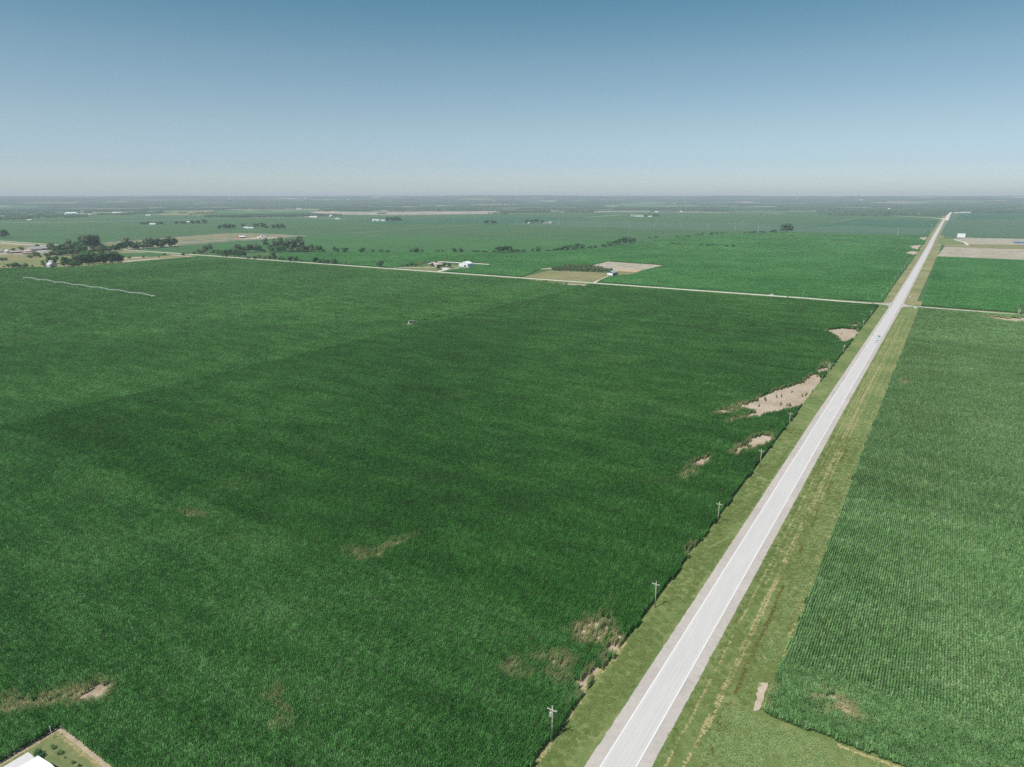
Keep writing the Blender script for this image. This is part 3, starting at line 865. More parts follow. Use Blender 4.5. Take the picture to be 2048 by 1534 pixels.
def keep_n(x, y):
    k = in_poly(x, y, HEDGE) & (y > YC + 17) & (x < gx(EDGE_W - 1.5, y))
    for q in N_OUT: k &= ~in_poly(x, y, q)
    return k


corn_field('corn_field', {'box': (-1500, -60, YC + 17, 2900), 'keep': keep_n}, 'bright green crop canopy between the gravel crossroad and the creek hedge', 53, .62, MID_COLL)
EAST_N = g2([(1850, 512.6), (2200, 527), (2200, 650), (1770, 650)])
corn_field('corn_field', {'box': (-40, 700, YC - 14, 2100), 'keep': lambda x, y: in_poly(x, y, EAST_N) & (x > gx(EDGE_E + .3, y)) & (y > YC + 9 - .03 * np.maximum(x, 0))}, 'bright green crop canopy right of the highway beyond the gravel lane', 63, .62, MID_COLL)

# ------------------------------------------------------------------ roadside grass, hay and weeds
def clump(rnd, n, r, h, w, lean=.5, mat=0):
    mb = MB()
    for k in range(n):
        a = rnd.uniform(0, 6.28); q = r * math.sqrt(rnd.random())
        p = Vector((q * math.cos(a), q * math.sin(a), 0)); b = rnd.uniform(0, 6.28)
        d = Vector((math.cos(b), math.sin(b), 0)); s = Vector((-d.y, d.x, 0)) * w
        hh = h * rnd.uniform(.5, 1.2)
        t = p + d * hh * lean * rnd.uniform(.3, 1.2) + Vector((0, 0, hh))
        mb.face([p - s, p + s, t + s * .4, t - s * .4], mat)
    return mb


def leafy(rnd, n, r, h, size, mat):
    mb = MB()
    for k in range(n):
        a = rnd.uniform(0, 6.28); q = r * math.sqrt(rnd.random())
        t = rnd.random() * (1 - .6 * (q / r) ** 2)
        leaf_quad(mb, Vector((q * math.cos(a), q * math.sin(a), .03 + h * t)), (rnd.gauss(0, .5), rnd.gauss(0, .5), 1), size, rnd)
    return mb.mesh('weed_clump', mat)


rr = random.Random(3)
GRASS = proto_collection('grass_tuft', [leafy(rr, 80, .8, .10, .10, M['tuft']) for _ in range(5)] +
                         [leafy(rr, 80, .75, .38, .12, M['weed']) for _ in range(5)] +
                         [clump(rr, 60, .42, .16, .035, 2.5).mesh('straw_clump', M['straw']) for _ in range(4)] +
                         [leafy(rr, 60, .5, .35, .09, M['ditchweed']) for _ in range(4)])


def ground_z(x, y):
    return profile(x - RC - bow(y), y)


def grass(name, x, y, base, n, label, cat, smin=.7, smax=1.3, tint=None):
    k = in_view(x, y, 0)
    x, y = x[k], y[k]; m_ = len(x)
    s = rng.uniform(smin, smax, m_)
    o = scatter(name, np.stack([x, y, ground_z(x, y)], 1), np.stack([np.zeros(m_), np.zeros(m_), rng.uniform(0, 6.28, m_)], 1),
                np.stack([s, s, s], 1), base + rng.integers(0, n, m_), GRASS)
    return tag(o, label, cat, kind='stuff')


def band(d0, d1, y0, y1, dens):
    n = int((d1 - d0) * (y1 - y0) * dens)
    y = rng.uniform(y0, y1, n); d = rng.uniform(d0, d1, n)
    return gx(d, y), y, d


x, y, d = band(-17.2, -7.4, 90, 420, 1.1)
k = fbm(x / 7, y / 18, 61) + rng.uniform(-.2, .2, len(x)) > .46
grass('verge_grass', x[k], y[k], 0, 5, 'mown green grass verge between the corn and the left shoulder', 'grass')
x, y, d = band(7.3, 25, 90, 420, 1.0)
k = (fbm(x / 7, y / 18, 62) + rng.uniform(-.2, .2, len(x)) > .5) & ((y > SOUTH_E) | (d < 22))
grass('verge_grass', x[k], y[k], 0, 5, 'green grass verge right of the highway', 'grass')
# rough weeds: right of the ditch and the south east corner
x, y, d = band(19, 25.3, 100, 520, .55)
k = (fbm(x / 4, y / 9, 63) > .42) & ((y > 190) | (d < 22.6))
xb = rng.uniform(-34, 30, 9000); yb = rng.uniform(95, SOUTH_E - 1.5, 9000)
kb = (fbm(xb / 6, yb / 6, 64) + rng.uniform(-.15, .15, 9000) > .40) & (xb > gx(12, yb))
grass('roadside_weeds', np.concatenate([x[k], xb[kb]]), np.concatenate([y[k], yb[kb]]), 5, 5, 'rough pale green weeds below the right hand corn', 'weeds', .6, 1.2)
# windrows of cut hay
hx, hy_ = [], []
for d0, y0, y1, dn, sp in ((9.7, 120, 900, 3.4, .14), (13.6, 125, 620, 4.2, .22), (14.7, 150, 900, 3.6, .20), (16.6, 300, 800, 2.2, .18), (11.6, 230, 900, 1.6, .25), (20.6, 190, 900, 1.5, .45), (25.0, 185, 900, 1.6, .3), (23.6, 210, 800, 1.4, .35)):
    n = int((y1 - y0) * dn * 1.0)
    yy = rng.uniform(y0, y1, n)
    k = fbm(yy / 5, yy * 0 + d0, 71) > .30
    yy = yy[k]
    wv = (fbm(yy / 12, yy * 0 + d0 * 3, 72) - .5) * 1.1
    hx.append(gx(d0 + wv + rng.normal(0, sp, len(yy)), yy)); hy_.append(yy)
grass('hay_windrow', np.concatenate(hx), np.concatenate(hy_), 10, 4, 'pale yellow rows of cut hay lying in the right verge', 'cut hay', .40, .75)
# brown weeds down in the ditch
yy = np.concatenate([rng.uniform(120, 235, 520), rng.uniform(235, 420, 420)]); k = fbm(yy / 14, yy * 0, 81) > np.where(yy < 235, .34, .5)
yy = yy[k]
grass('ditch_weeds', gx(17.4 + (fbm(yy / 14, yy * 0, 82) - .5) * 1.6 + rng.normal(0, .30, len(yy)), yy), yy, 14, 4, 'dark brown weeds along the ditch in the right verge', 'weeds', .45, .9)
# dry strip at corn edges
yy = np.concatenate([rng.uniform(118, 175, 420), rng.uniform(60, 120, 120)])
grass('dry_weeds', gx(-17.9 + rng.normal(0, .55, len(yy)) - 1.3 * np.exp(-((yy - 150) / 14) ** 2), yy), yy, 10, 4, 'dry tan weeds along the edge of the left corn', 'weeds', .4, .9)
xx = rng.uniform(-6, 30, 260)
grass('dry_weeds', xx, SOUTH_E - .2 - .9 * rng.random(260), 10, 4, 'dry tan strip at the near edge of the right corn', 'weeds', .4, .8)
n = 1500
grass('lawn_edge', np.concatenate([rng.uniform(LAWN_X0 + .1, LAWN_X1, 700), rng.normal(LAWN_X0 + .3, .2, 200)]), np.concatenate([rng.normal(LAWN_Y - .4, .25, 700), rng.uniform(30, LAWN_Y, 200)]), 10, 4, 'tan dry border round the small lawn', 'weeds', .3, .6)

# ------------------------------------------------------------------ trees
def crown(seed, h, w, lobes=9, leaves=620, z0=.22, size=.62, gaps=.0):
    """leaf clumps on a handful of uneven lobes"""
    rnd = random.Random(seed); mb = MB(); L = []
    for i in range(lobes):
        a = 6.28 * (i / lobes) + rnd.uniform(-.5, .5); t = rnd.uniform(.12, 1)
        rad = w * .5 * rnd.uniform(.2, .72) * math.sin(math.pi * min(.96, .22 + t * .68))
        c = Vector((rad * math.cos(a), rad * math.sin(a), h * (z0 + (.88 - z0) * t)))
        L.append((c, rnd.uniform(.17, .30) * w, rnd.uniform(.12, .2) * h))
    L.append((Vector((0, 0, h * (.45 + z0 * .4))), .3 * w, .28 * h))
    for k in range(leaves):
        c, rx, rz = L[rnd.randrange(len(L))]
        d = Vector((rnd.gauss(0, 1), rnd.gauss(0, 1), rnd.gauss(.25, 1))).normalized()
        q = rnd.uniform(.62, 1.08)
        p = c + Vector((d.x * rx * q, d.y * rx * q, d.z * rz * q))
        if p.z < .08 * h: p.z = .08 * h + rnd.uniform(0, .1) * h
        if rnd.random() < gaps: continue
        leaf_quad(mb, p, d + Vector((rnd.gauss(0, .5), rnd.gauss(0, .5), rnd.gauss(.2, .5))), size, rnd)
    return mb


def trunk(seed, h, r, limbs=4, top=.62):
    rnd = random.Random(seed); mb = MB()
    p = Vector((0, 0, -.1)); q = Vector((rnd.uniform(-.03, .03) * h, rnd.uniform(-.03, .03) * h, h * top * .55))
    mb.tube(p, q, r, r * .7, 7); t = Vector((q.x * 1.6, q.y * 1.4, h * top)); mb.tube(q, t, r * .7, r * .3, 7)
    for i in range(limbs):
        a = 6.28 * i / limbs + rnd.uniform(-.4, .4); s = p.lerp(q, rnd.uniform(.6, 1)); e = s + Vector((math.cos(a) * h * .22, math.sin(a) * h * .22, h * rnd.uniform(.15, .32)))
        mb.tube(s, e, r * .42, r * .14, 5)
    return mb


KINDS = {}
for kname, specs in {
    # 1 x 1 x 1 sized prototypes are built at 10 m and scaled per tree
    'oak': [(s, dict(h=10, w=10, lobes=9, leaves=620, z0=.2, size=.62), 'leaf', 'bark', .28) for s in (1, 2, 3, 4)],
    'tall': [(s, dict(h=10, w=6.6, lobes=11, leaves=640, z0=.25, size=.5), 'leaf_grey', 'palebark', .22) for s in (11, 12, 13)],
    'thin': [(s, dict(h=10, w=6.0, lobes=8, leaves=300, z0=.42, size=.46), 'leaf_grey', 'palebark', .2) for s in (21, 22)],
    'brown': [(s, dict(h=10, w=9.0, lobes=8, leaves=480, z0=.18, size=.58), 'leaf_brown', 'bark', .22) for s in (31, 32)],
    'gold': [(41, dict(h=10, w=9.6, lobes=8, leaves=480, z0=.22, size=.55), 'leaf_gold', 'bark', .22)],
}.items():
    KINDS[kname] = [(crown(s, **d).mesh('crown', M[lm]), trunk(s, 10, tr).mesh('trunk', M[bm])) for s, d, lm, bm, tr in specs]
con = MB(); rnd = random.Random(8)
for k in range(520):
    t = rnd.random() ** 1.4; a = rnd.uniform(0, 6.28); rad = 1.9 * (1 - t) * rnd.uniform(.6, 1)
    leaf_quad(con, Vector((rad * math.cos(a), rad * math.sin(a), .6 + 9.4 * t)), (math.cos(a), math.sin(a), .6), .42, rnd)
tr = MB(); tr.tube((0, 0, -.1), (0, 0, 8), .2, .05, 6)
KINDS['conifer'] = [(con.mesh('crown', M['needle']), tr.mesh('trunk', M['bark']))]
BUSH = [crown(60 + s, 10, 13, 7, 330, .05, .95).mesh('bush', M['leaf']) for s in range(5)]
tcount = 0


def tree(px, py, hpx, wpx, kind, label, cat='tree', group=None, z=0.0):
    global tcount
    tcount += 1
    X, Y, mpp = at(px, py)
    h, w = hpx * mpp, wpx * mpp
    h *= 1.12; w *= 1.32
    rnd = random.Random(tcount * 13)
    if kind == 'bush':
        o = bpy.data.objects.new('bush', BUSH[tcount % 5]); COL.objects.link(o)
        o.location = (X, Y, -.1); o.scale = (w / 13, w / 13 * rnd.uniform(.8, 1.2), h / 10); o.rotation_euler = (0, 0, rnd.uniform(0, 6.28))
        return tag(o, label, cat, group)
    K = KINDS[kind]
    cm, tm = K[tcount % len(K)]
    name = {'oak': 'leafy_tree', 'tall': 'cottonwood_tree', 'thin': 'cottonwood_tree', 'brown': 'leafy_tree', 'gold': 'golden_tree', 'conifer': 'conifer_tree'}[kind]
    e = empty(name, (X, Y, 0), rnd.uniform(0, 6.28))
    ww = {'oak': 10, 'tall': 6.6, 'thin': 6.0, 'brown': 9, 'gold': 9.6, 'conifer': 3.8}[kind]
    e.scale = (w / ww, w / ww, h / 10)
    for nm, me in (('trunk', tm), ('crown', cm)):
        o = bpy.data.objects.new(nm, me); COL.objects.link(o); o.parent = e
    return tag(e, label, cat, group)


ORD = ['first', 'second', 'third', 'fourth', 'fifth', 'sixth', 'seventh', 'eighth', 'ninth', 'tenth', 'eleventh', 'twelfth', 'thirteenth', 'fourteenth', 'fifteenth', 'sixteenth', 'seventeenth', 'eighteenth', 'nineteenth', 'twentieth']


def row(what, where, items, cat='tree', group=None):
    """a row one can count: each gets its place in the row"""
    items = sorted(items)
    for i, it in enumerate(items):
        if len(items) == 1: lb = '%s %s' % (what, where)
        elif i == 0: lb = 'leftmost %s %s' % (what, where)
        elif i == len(items) - 1: lb = 'rightmost %s %s' % (what, where)
        else: lb = '%s %s %s' % (ORD[i], what, where)
        tree(*it[:5], lb, cat, group)


def grove(label_by_kind, items, group):
    for it in items:
        tree(*it[:5], it[5] if len(it) > 5 else label_by_kind[it[4]], 'bush' if it[4] == 'bush' else 'tree', group)


grove({'oak': 'dark leafy tree in the mixed grove behind the left barns', 'tall': 'tall grey green tree rising from the grove behind the left barns', 'thin': 'sparse pale trunked tree in the grove behind the left barns',
       'brown': 'olive tree in the low front of the grove behind the left barns'}, [
    (103, 505, 21, 12, 'tall', 'tall grey green tree at the left end of the grove, beside the barns'), (114, 507, 14, 13, 'oak'), (123, 509, 18, 13, 'oak'), (132, 509, 20, 12, 'oak'), (140, 509, 27, 15, 'thin', 'sparse tree with a pale bare trunk in the left grove'),
    (148, 508, 17, 13, 'oak'), (155, 507, 21, 14, 'oak'), (164, 507, 18, 14, 'oak'), (166, 503, 28, 15, 'tall'), (175, 504, 34, 18, 'tall', 'tallest tree of the left grove, with a broad grey green crown'), (185, 503, 31, 15, 'tall'), (195, 502, 28, 16, 'tall'),
    (158, 510, 17, 15, 'oak'), (172, 508, 16, 14, 'oak'), (186, 507, 14, 13, 'brown'), (197, 506.4, 14, 13, 'brown'), (208, 505.4, 13, 12, 'oak'), (220, 504.4, 12, 12, 'brown'), (232, 503.4, 12, 12, 'oak'), (214, 503.5, 11, 12, 'oak'),
    (205, 503, 13, 12, 'oak'), (145, 511, 12, 13, 'oak'), (132, 511.5, 10, 12, 'oak')], 'trees of the grove behind the left barns')
grove({'oak': 'leafy tree in the long windbreak above the gravel road bend', 'tall': 'taller grey green tree in the long windbreak above the gravel road bend', 'brown': 'olive tree in the long windbreak above the gravel road bend'}, [
    (229, 500.5, 11, 11, 'brown'), (240, 499.8, 12, 12, 'oak'), (247, 499.5, 14, 12, 'oak'), (255, 499, 21, 15, 'tall'), (266, 498.6, 15, 13, 'oak'), (277, 498, 14, 13, 'brown'), (287, 497.4, 12, 13, 'brown'), (297, 496.6, 23, 17, 'tall'),
    (307, 496, 18, 14, 'tall'), (317, 495.4, 16, 14, 'oak'), (328, 494.6, 15, 14, 'oak'), (339, 494, 20, 16, 'tall'), (350, 493, 16, 12, 'oak', 'leafy tree at the right end of the long windbreak by the stubble track'), (322, 495.6, 11, 12, 'oak'), (300, 497, 10, 12, 'oak'), (270, 499, 9, 12, 'oak'), (343, 494, 11, 12, 'oak')], 'trees of the long windbreak')
grove({'oak': 'dark round tree in the dense block at the edge of the left corn'}, [
    (130, 533.5, 17, 14, 'oak', 'dark round tree at the left end of the dense block, near the grey crib barn'), (142, 533.8, 15, 14, 'oak'), (154, 533.5, 20, 16, 'oak'), (165, 532.6, 23, 17, 'oak'), (177, 531.8, 24, 17, 'oak'), (189, 530.8, 23, 17, 'oak'), (201, 530, 22, 16, 'oak'),
    (213, 529, 21, 16, 'oak'), (225, 528, 20, 16, 'oak'), (236, 527, 20, 15, 'oak'), (244, 526.3, 15, 11, 'oak', 'dark round tree at the right end of the dense block by the corn'), (171, 529, 24, 16, 'oak'), (184, 528, 23, 16, 'oak'), (207, 527, 22, 15, 'oak'), (230, 525, 20, 14, 'oak'), (148, 534.4, 9, 12, 'oak'), (160, 533.6, 11, 12, 'oak'), (137, 531, 13, 12, 'oak')], 'trees of the dark dense block')
row('dark tree', 'close behind the grey crib barn', [(100, 527.5, 13, 13, 'oak'), (112, 527.8, 14, 14, 'oak')], group='trees round the crib barn')
row('small tree', 'at the left side of the grey crib barn', [(87.5, 533, 12, 8, 'brown'), (93, 535, 8, 8, 'oak')], group='trees round the crib barn')
row('low bush', 'along the far edge of the corn left of the crib barn', [(8, 534.5, 3, 5, 'bush'), (16, 533.6, 6, 7, 'bush'), (25, 534.4, 7, 9, 'bush'), (33, 534, 8, 10, 'bush'), (39, 533.6, 6, 8, 'bush'), (51, 535, 9, 11, 'bush'), (65, 533.5, 4, 5, 'bush')], 'bush', 'bushes along the corn edge')
row('bush', 'in the khaki pasture below the farmyard', [(4, 521.5, 6, 8, 'bush'), (12, 521, 5, 7, 'bush'), (60, 516.3, 8, 10, 'bush'), (71, 514.6, 12, 11, 'brown'), (78, 514.3, 9, 9, 'bush'), (94, 513.4, 6, 10, 'bush'), (104, 513.2, 10, 11, 'oak'), (115, 512.4, 9, 12, 'bush'), (125, 511.6, 10, 11, 'oak')], 'bush', 'bushes of the pasture')
row('dark tree', 'among the barns and bins of the left farmyard', [(27, 501, 5, 9, 'bush'), (43, 500, 6, 10, 'bush'), (76, 499.5, 9, 11, 'oak')], group='trees of the left farmyard')
row('small bush', 'along the gravel road bend', [(259, 517, 5, 6, 'bush'), (287, 515.4, 5, 5, 'bush'), (318, 514, 3, 4, 'bush'), (329, 510.6, 4, 6, 'bush'), (367, 511.4, 6, 8, 'bush'), (376, 508.5, 4, 6, 'bush'), (388, 508, 5, 8, 'bush')], 'bush', 'bushes along the gravel road')
row('round dark tree', 'alone at the left edge of the picture beyond the farm', [(8, 475.5, 14, 17, 'oak')])
grove({'oak': 'dark leafy tree in the thicket north of the gravel road', 'tall': 'grey green tree in the thicket north of the gravel road', 'thin': 'thin pale tree in the thicket north of the gravel road', 'brown': 'olive tree in the thicket north of the gravel road', 'bush': 'low bush in the thicket north of the gravel road'}, [
    (398, 507.5, 10, 10, 'brown'), (407, 507, 9, 9, 'brown'), (412, 506, 14, 10, 'tall'), (421, 505.5, 16, 10, 'thin', 'thin pale tree standing at the left end of the thicket'), (428, 507, 7, 9, 'oak'), (436, 509, 10, 10, 'brown'), (444, 513.4, 12, 11, 'oak'), (453, 514.2, 13, 12, 'oak'), (462, 514.4, 15, 12, 'oak'), (471, 514.6, 14, 12, 'oak'),
    (480, 514.6, 14, 12, 'oak'), (488, 513.4, 11, 11, 'oak'), (475, 505.5, 15, 16, 'tall'), (486, 505.3, 11, 12, 'oak'), (499, 505, 16, 14, 'tall'), (510, 504.4, 15, 14, 'tall'), (520, 504, 12, 11, 'oak'), (528, 504, 7, 10, 'bush')], 'trees of the thicket')
grove({'oak': 'dark low tree at the foot of the tall creek trees', 'tall': 'tall grey creek tree with a full crown', 'thin': 'tall thin creek tree with a sparse crown and pale trunk', 'brown': 'olive tree at the foot of the tall creek trees'}, [
    (533, 504, 24, 13, 'thin', 'leftmost tall thin creek tree with a sparse crown'), (543, 504, 13, 12, 'oak'), (550, 504.4, 23, 12, 'thin', 'middle tall thin creek tree with a sparse crown'), (562, 503.6, 26, 14, 'thin', 'rightmost tall thin creek tree, with the palest trunk'), (545, 505, 10, 11, 'oak'), (557, 504.6, 11, 12, 'oak'), (567, 503.8, 11, 12, 'oak'), (577, 503, 26, 17, 'tall'),
    (588, 503, 23, 16, 'tall'), (601, 503, 26, 17, 'tall', 'rightmost tall grey creek tree with a full crown'), (608, 504, 12, 13, 'oak'), (596, 504, 9, 12, 'brown'), (582, 504, 9, 12, 'brown'), (624, 503.4, 14, 13, 'brown'), (616, 503.4, 10, 12, 'oak'), (637, 503.4, 11, 16, 'oak', 'broad dark tree at the right end of the tall creek trees')], 'tall trees along the creek')
row('tree', 'along the far side of the gravel road below the creek trees', [(497, 517.5, 5, 10, 'bush'), (510, 518.4, 6, 10, 'bush'), (519, 518.4, 9, 9, 'brown'), (529, 519.4, 8, 10, 'brown'), (539, 520, 8, 9, 'oak'), (547, 520.6, 16, 14, 'oak'), (560, 521, 7, 8, 'bush'), (567, 521.8, 6, 7, 'bush'), (581, 523.6, 11, 12, 'oak'), (592, 524, 10, 11, 'oak'), (603, 524.6, 6, 8, 'bush')], group='trees along the gravel road')
row('round bush', 'in the short row by the gravel road left of the lone tree', [(631, 526.4, 11, 12, 'oak'), (640, 527, 8, 9, 'oak'), (649, 528, 9, 9, 'oak'), (656, 528.6, 9, 9, 'oak'), (668, 529, 10, 12, 'oak')], 'bush', 'bushes by the gravel road')
row('round dark tree', 'standing alone by the gravel road left of the brick house', [(762, 535.3, 13, 14, 'oak')])
row('bush', 'in the loose left half of the creek hedge', [(648, 503.6, 5, 8, 'bush'), (669, 503, 9, 8, 'oak'), (675, 503.6, 8, 7, 'bush'), (690, 504, 10, 14, 'bush'), (724, 504, 8, 12, 'bush'), (746, 503.8, 5, 7, 'bush'), (762, 504, 7, 9, 'bush'), (775, 504.2, 5, 8, 'bush'), (822, 503.6, 5, 8, 'bush'), (832, 504.2, 8, 15, 'bush'), (844, 503.8, 5, 6, 'bush'), (876, 503.4, 5, 6, 'bush'), (885, 503.4, 4, 5, 'bush'), (909, 503.8, 8, 11, 'bush'), (922, 503.6, 6, 10, 'bush')], 'bush', 'bushes of the creek hedge')
row('bush', 'in the middle of the creek hedge', [(952, 503.5, 3, 16, 'bush'), (970, 503.5, 3, 16, 'bush'), (987, 504.6, 5, 7, 'bush'), (997, 504.8, 11, 14, 'oak'), (1008, 504.8, 13, 15, 'oak'), (1018, 504.4, 11, 13, 'oak'), (1027, 504, 7, 9, 'bush'), (1035, 504, 7, 9, 'bush'), (1047, 503.8, 6, 9, 'bush'), (1065, 502.4, 5, 6, 'bush'), (1076, 503.4, 9, 11, 'bush'), (1096, 502, 3, 12, 'bush')], 'bush', 'bushes of the creek hedge')
row('tree', 'in the close line at the right of the creek hedge', [(1109, 501, 4, 9, 'bush'), (1116, 500.6, 7, 10, 'bush'), (1125, 500, 8, 11, 'bush'), (1134, 499.6, 8, 11, 'bush'), (1144, 499, 9, 12, 'oak'), (1154, 498.5, 10, 12, 'oak'), (1164, 498, 9, 11, 'oak'), (1179, 496.6, 5, 9, 'bush'), (1190, 495.6, 5, 9, 'bush'), (1209, 493.8, 9, 13, 'bush'), (1219, 492, 9, 12, 'bush'), (1229, 490.4, 9, 12, 'oak'), (1239, 489, 11, 12, 'oak'), (1249, 488, 13, 12, 'oak'), (1259, 487, 11, 12, 'oak'), (1267, 486, 9, 9, 'oak')], group='trees of the creek hedge')
row('small bush', 'on the thin line running from the creek hedge to the power line', [(1299, 476, 2.4, 7, 'bush'), (1312, 475, 2.4, 9, 'bush'), (1354, 473, 3, 6, 'bush'), (1375, 472.5, 3.2, 8, 'bush'), (1394, 470.6, 3, 9, 'bush'), (1404, 470, 4, 7, 'bush'), (1423, 469.2, 5, 9, 'bush'), (1434, 467.8, 3, 8, 'bush'), (1444, 467.3, 2.5, 8, 'bush'), (1489, 466, 2, 9, 'bush'), (1499, 465.6, 3, 8, 'bush'), (1508, 465.2, 3, 9, 'bush'), (1524, 464.6, 2.6, 12, 'bush')], 'bush', 'bushes on the thin field line')
row('small dark bush', 'scattered in the green field above the bare tan field', [(1348, 488.5, 5.5, 10, 'bush'), (1359, 489, 3, 7, 'bush'), (1403, 491, 4, 6, 'bush'), (1416, 492, 4, 6, 'bush'), (1425, 492.6, 4, 6, 'bush'), (1434, 492, 2, 5, 'bush'), (1453, 493.6, 4, 7, 'bush'), (1467, 494, 5, 8, 'bush')], 'bush', 'bushes scattered in the field')
row('dark tree', 'alone in the field left of the far highway', [(1547, 464.6, 5, 13, 'bush'), (1573, 465, 16, 23, 'oak')], group='pair of dark field trees')
row('tree', 'round the small white shed far left', [(286, 449, 6, 12, 'bush'), (297, 448.6, 6, 10, 'bush'), (314, 448.4, 5, 12, 'bush'), (323, 448.4, 5, 10, 'bush')], group='trees round the far left shed')
row('tree', 'round the distant house beyond the stubble field', [(353, 447.6, 5, 10, 'bush'), (366, 447.4, 6, 10, 'bush'), (385, 447.4, 7, 11, 'bush'), (396, 447.2, 7, 11, 'bush'), (409, 447, 8, 11, 'bush')], group='trees round the distant house')
row('tree', 'in the left clump behind the red barn', [(440, 458.6, 8, 9, 'oak'), (451, 458, 9, 11, 'oak'), (460, 458, 9, 10, 'oak'), (467, 457.6, 8, 9, 'oak')], group='trees behind the red barn')
row('tree', 'in the middle clump beside the white sheds behind the red barn', [(486, 455.5, 8, 9, 'oak'), (511, 455.6, 9, 12, 'tall'), (525, 455.6, 9, 12, 'oak'), (533, 456.4, 5, 9, 'bush')], group='trees behind the red barn')
row('tree', 'in the right clump behind the red barn', [(547, 457.6, 8, 10, 'oak'), (556, 458, 9, 10, 'oak'), (565, 458.2, 10, 11, 'oak')], group='trees behind the red barn')
row('tree', 'right of the bright white distant farm', [(775, 442.6, 7, 9, 'oak'), (784, 442.8, 8, 9, 'oak'), (792, 442.6, 8, 9, 'oak'), (799, 442.4, 7, 8, 'oak')], group='trees of the white farm')
row('round tree', 'in the lone clump at the centre of the far plain', [(972, 447.8, 7, 11, 'oak'), (986, 447.8, 7, 13, 'oak')], group='lone clump on the far plain')
row('tree', 'round the distant farm with the pale bin', [(1053, 446.4, 7, 9, 'oak'), (1063, 446.4, 6, 9, 'oak'), (1072, 446.4, 8, 9, 'oak'), (1084, 446.2, 5, 8, 'bush')], group='trees of the bin farm')
row('tree', 'right of the long white sheds far off', [(1290, 432.6, 5, 8, 'bush'), (1299, 432.8, 5, 8, 'bush'), (1308, 432.8, 5, 8, 'bush'), (1315, 432.8, 5, 8, 'bush')], group='trees of the long white sheds')
row('dark round shrub', 'in the row left of the brick house', [(805.5, 533.9, 5, 4.5, 'bush'), (814, 533.6, 6, 7, 'oak'), (822, 533, 7.5, 8, 'oak'), (831, 533.4, 6.5, 7.5, 'oak')], 'shrub', 'yard shrubs')
row('golden tree', 'at the left side of the brick house', [(840.5, 533, 9, 9.5, 'gold')])
row('dark tree', 'in front of the brick house', [(864, 534, 7.5, 7, 'oak'), (877.5, 539, 9, 9, 'oak')], group='yard trees')
row('dark tree', 'right of the brick house before the white machine shed', [(889, 533.4, 8, 8.5, 'oak'), (899, 534.8, 8, 7.5, 'oak')], group='yard trees')
row('narrow conifer', 'behind the white machine shed', [(929.5, 525, 6, 3.6, 'conifer'), (944, 527, 6.5, 3.8, 'conifer')], group='yard conifers')
row('small rusty shrub', 'beside the drive to the white machine shed', [(904.7, 537.8, 3, 3, 'bush')], 'shrub')
row('small bush', 'at the right corner of the green shed', [(1245, 552, 3.2, 6, 'bush')], 'bush')
row('small round bush', 'beside the driveway below the green shed', [(1203, 560.5, 2.4, 5, 'bush'), (1215, 558, 2, 5, 'bush')], 'bush')
rw = random.Random(77)
for k in range(34):
    t = k / 33
    tree(1105 + 118 * t + rw.uniform(-.8, .8), 541.4 + 4.2 * t + rw.uniform(-.2, .2), 8.6 + rw.uniform(-1.5, 1.5), 5.4, 'brown' if k % 3 else 'tall', 'slender young tree in the front row of the windbreak', 'tree', 'front row of the young windbreak')
for k in range(24):
    t = k / 23
    tree(1128 + 76 * t + rw.uniform(-.8, .8), 537.4 + 3 * t + rw.uniform(-.2, .2), 8.5 + rw.uniform(-1.5, 2), 5.4, 'brown', 'brownish young tree in the back row of the windbreak', 'tree', 'back row of the young windbreak')
row('dark bush', 'at the near corner of the gravel crossing by the pole', [(1757, 604.4, 2.6, 7, 'bush'), (1765, 604.8, 2.4, 4, 'bush')], 'bush', 'bushes at the crossing')

# the bare trunked tree at the right edge
X, Y, mpp = at(2038, 630)
t_ = empty('cottonwood_tree', (X, Y, 0))
mb = MB()
mb.tube((0, 0, -.2), (-.6, -.2, 3.2), .42, .34, 8); mb.tube((-.6, -.2, 3.2), (-1.4, -.4, 7.2), .34, .18, 8); mb.tube((-.5, -.2, 2.8), (1.3, .4, 6.6), .3, .2, 8)
mb.tube((1.3, .4, 6.6), (2.4, .5, 10.2), .2, .08, 7); mb.tube((-1.2, -.4, 6), (-4.2, -.3, 8.2), .16, .07, 6); mb.tube((.6, .2, 5), (.2, .6, 10.4), .18, .07, 6)
mb.build('trunk', M['palebark'], t_)
mb = MB(); rnd = random.Random(91)
for c, r in (((-5.0, 0, 8.4), 2.0), ((-3.4, .4, 6.6), 1.6), ((.4, .5, 11.4), 2.0), ((2.6, .4, 10.8), 2.3), ((3.8, 0, 8.4), 1.9), ((1.8, .3, 8.0), 1.6), ((2.6, -.3, 3.0), 1.5), ((1.0, -.4, 1.8), 1.5)):
    for k in range(110):
        d = Vector((rnd.gauss(0, 1), rnd.gauss(0, 1), rnd.gauss(0, 1))).normalized(); p = Vector(c) + d * r * rnd.uniform(.4, 1.05)
        leaf_quad(mb, p, d + Vector((0, 0, .4)), .3, rnd)
mb.build('crown', M['leaf_brown'], t_)
tag(t_, 'broken cottonwood with a pale bare trunk beside the lane at the right edge', 'tree')

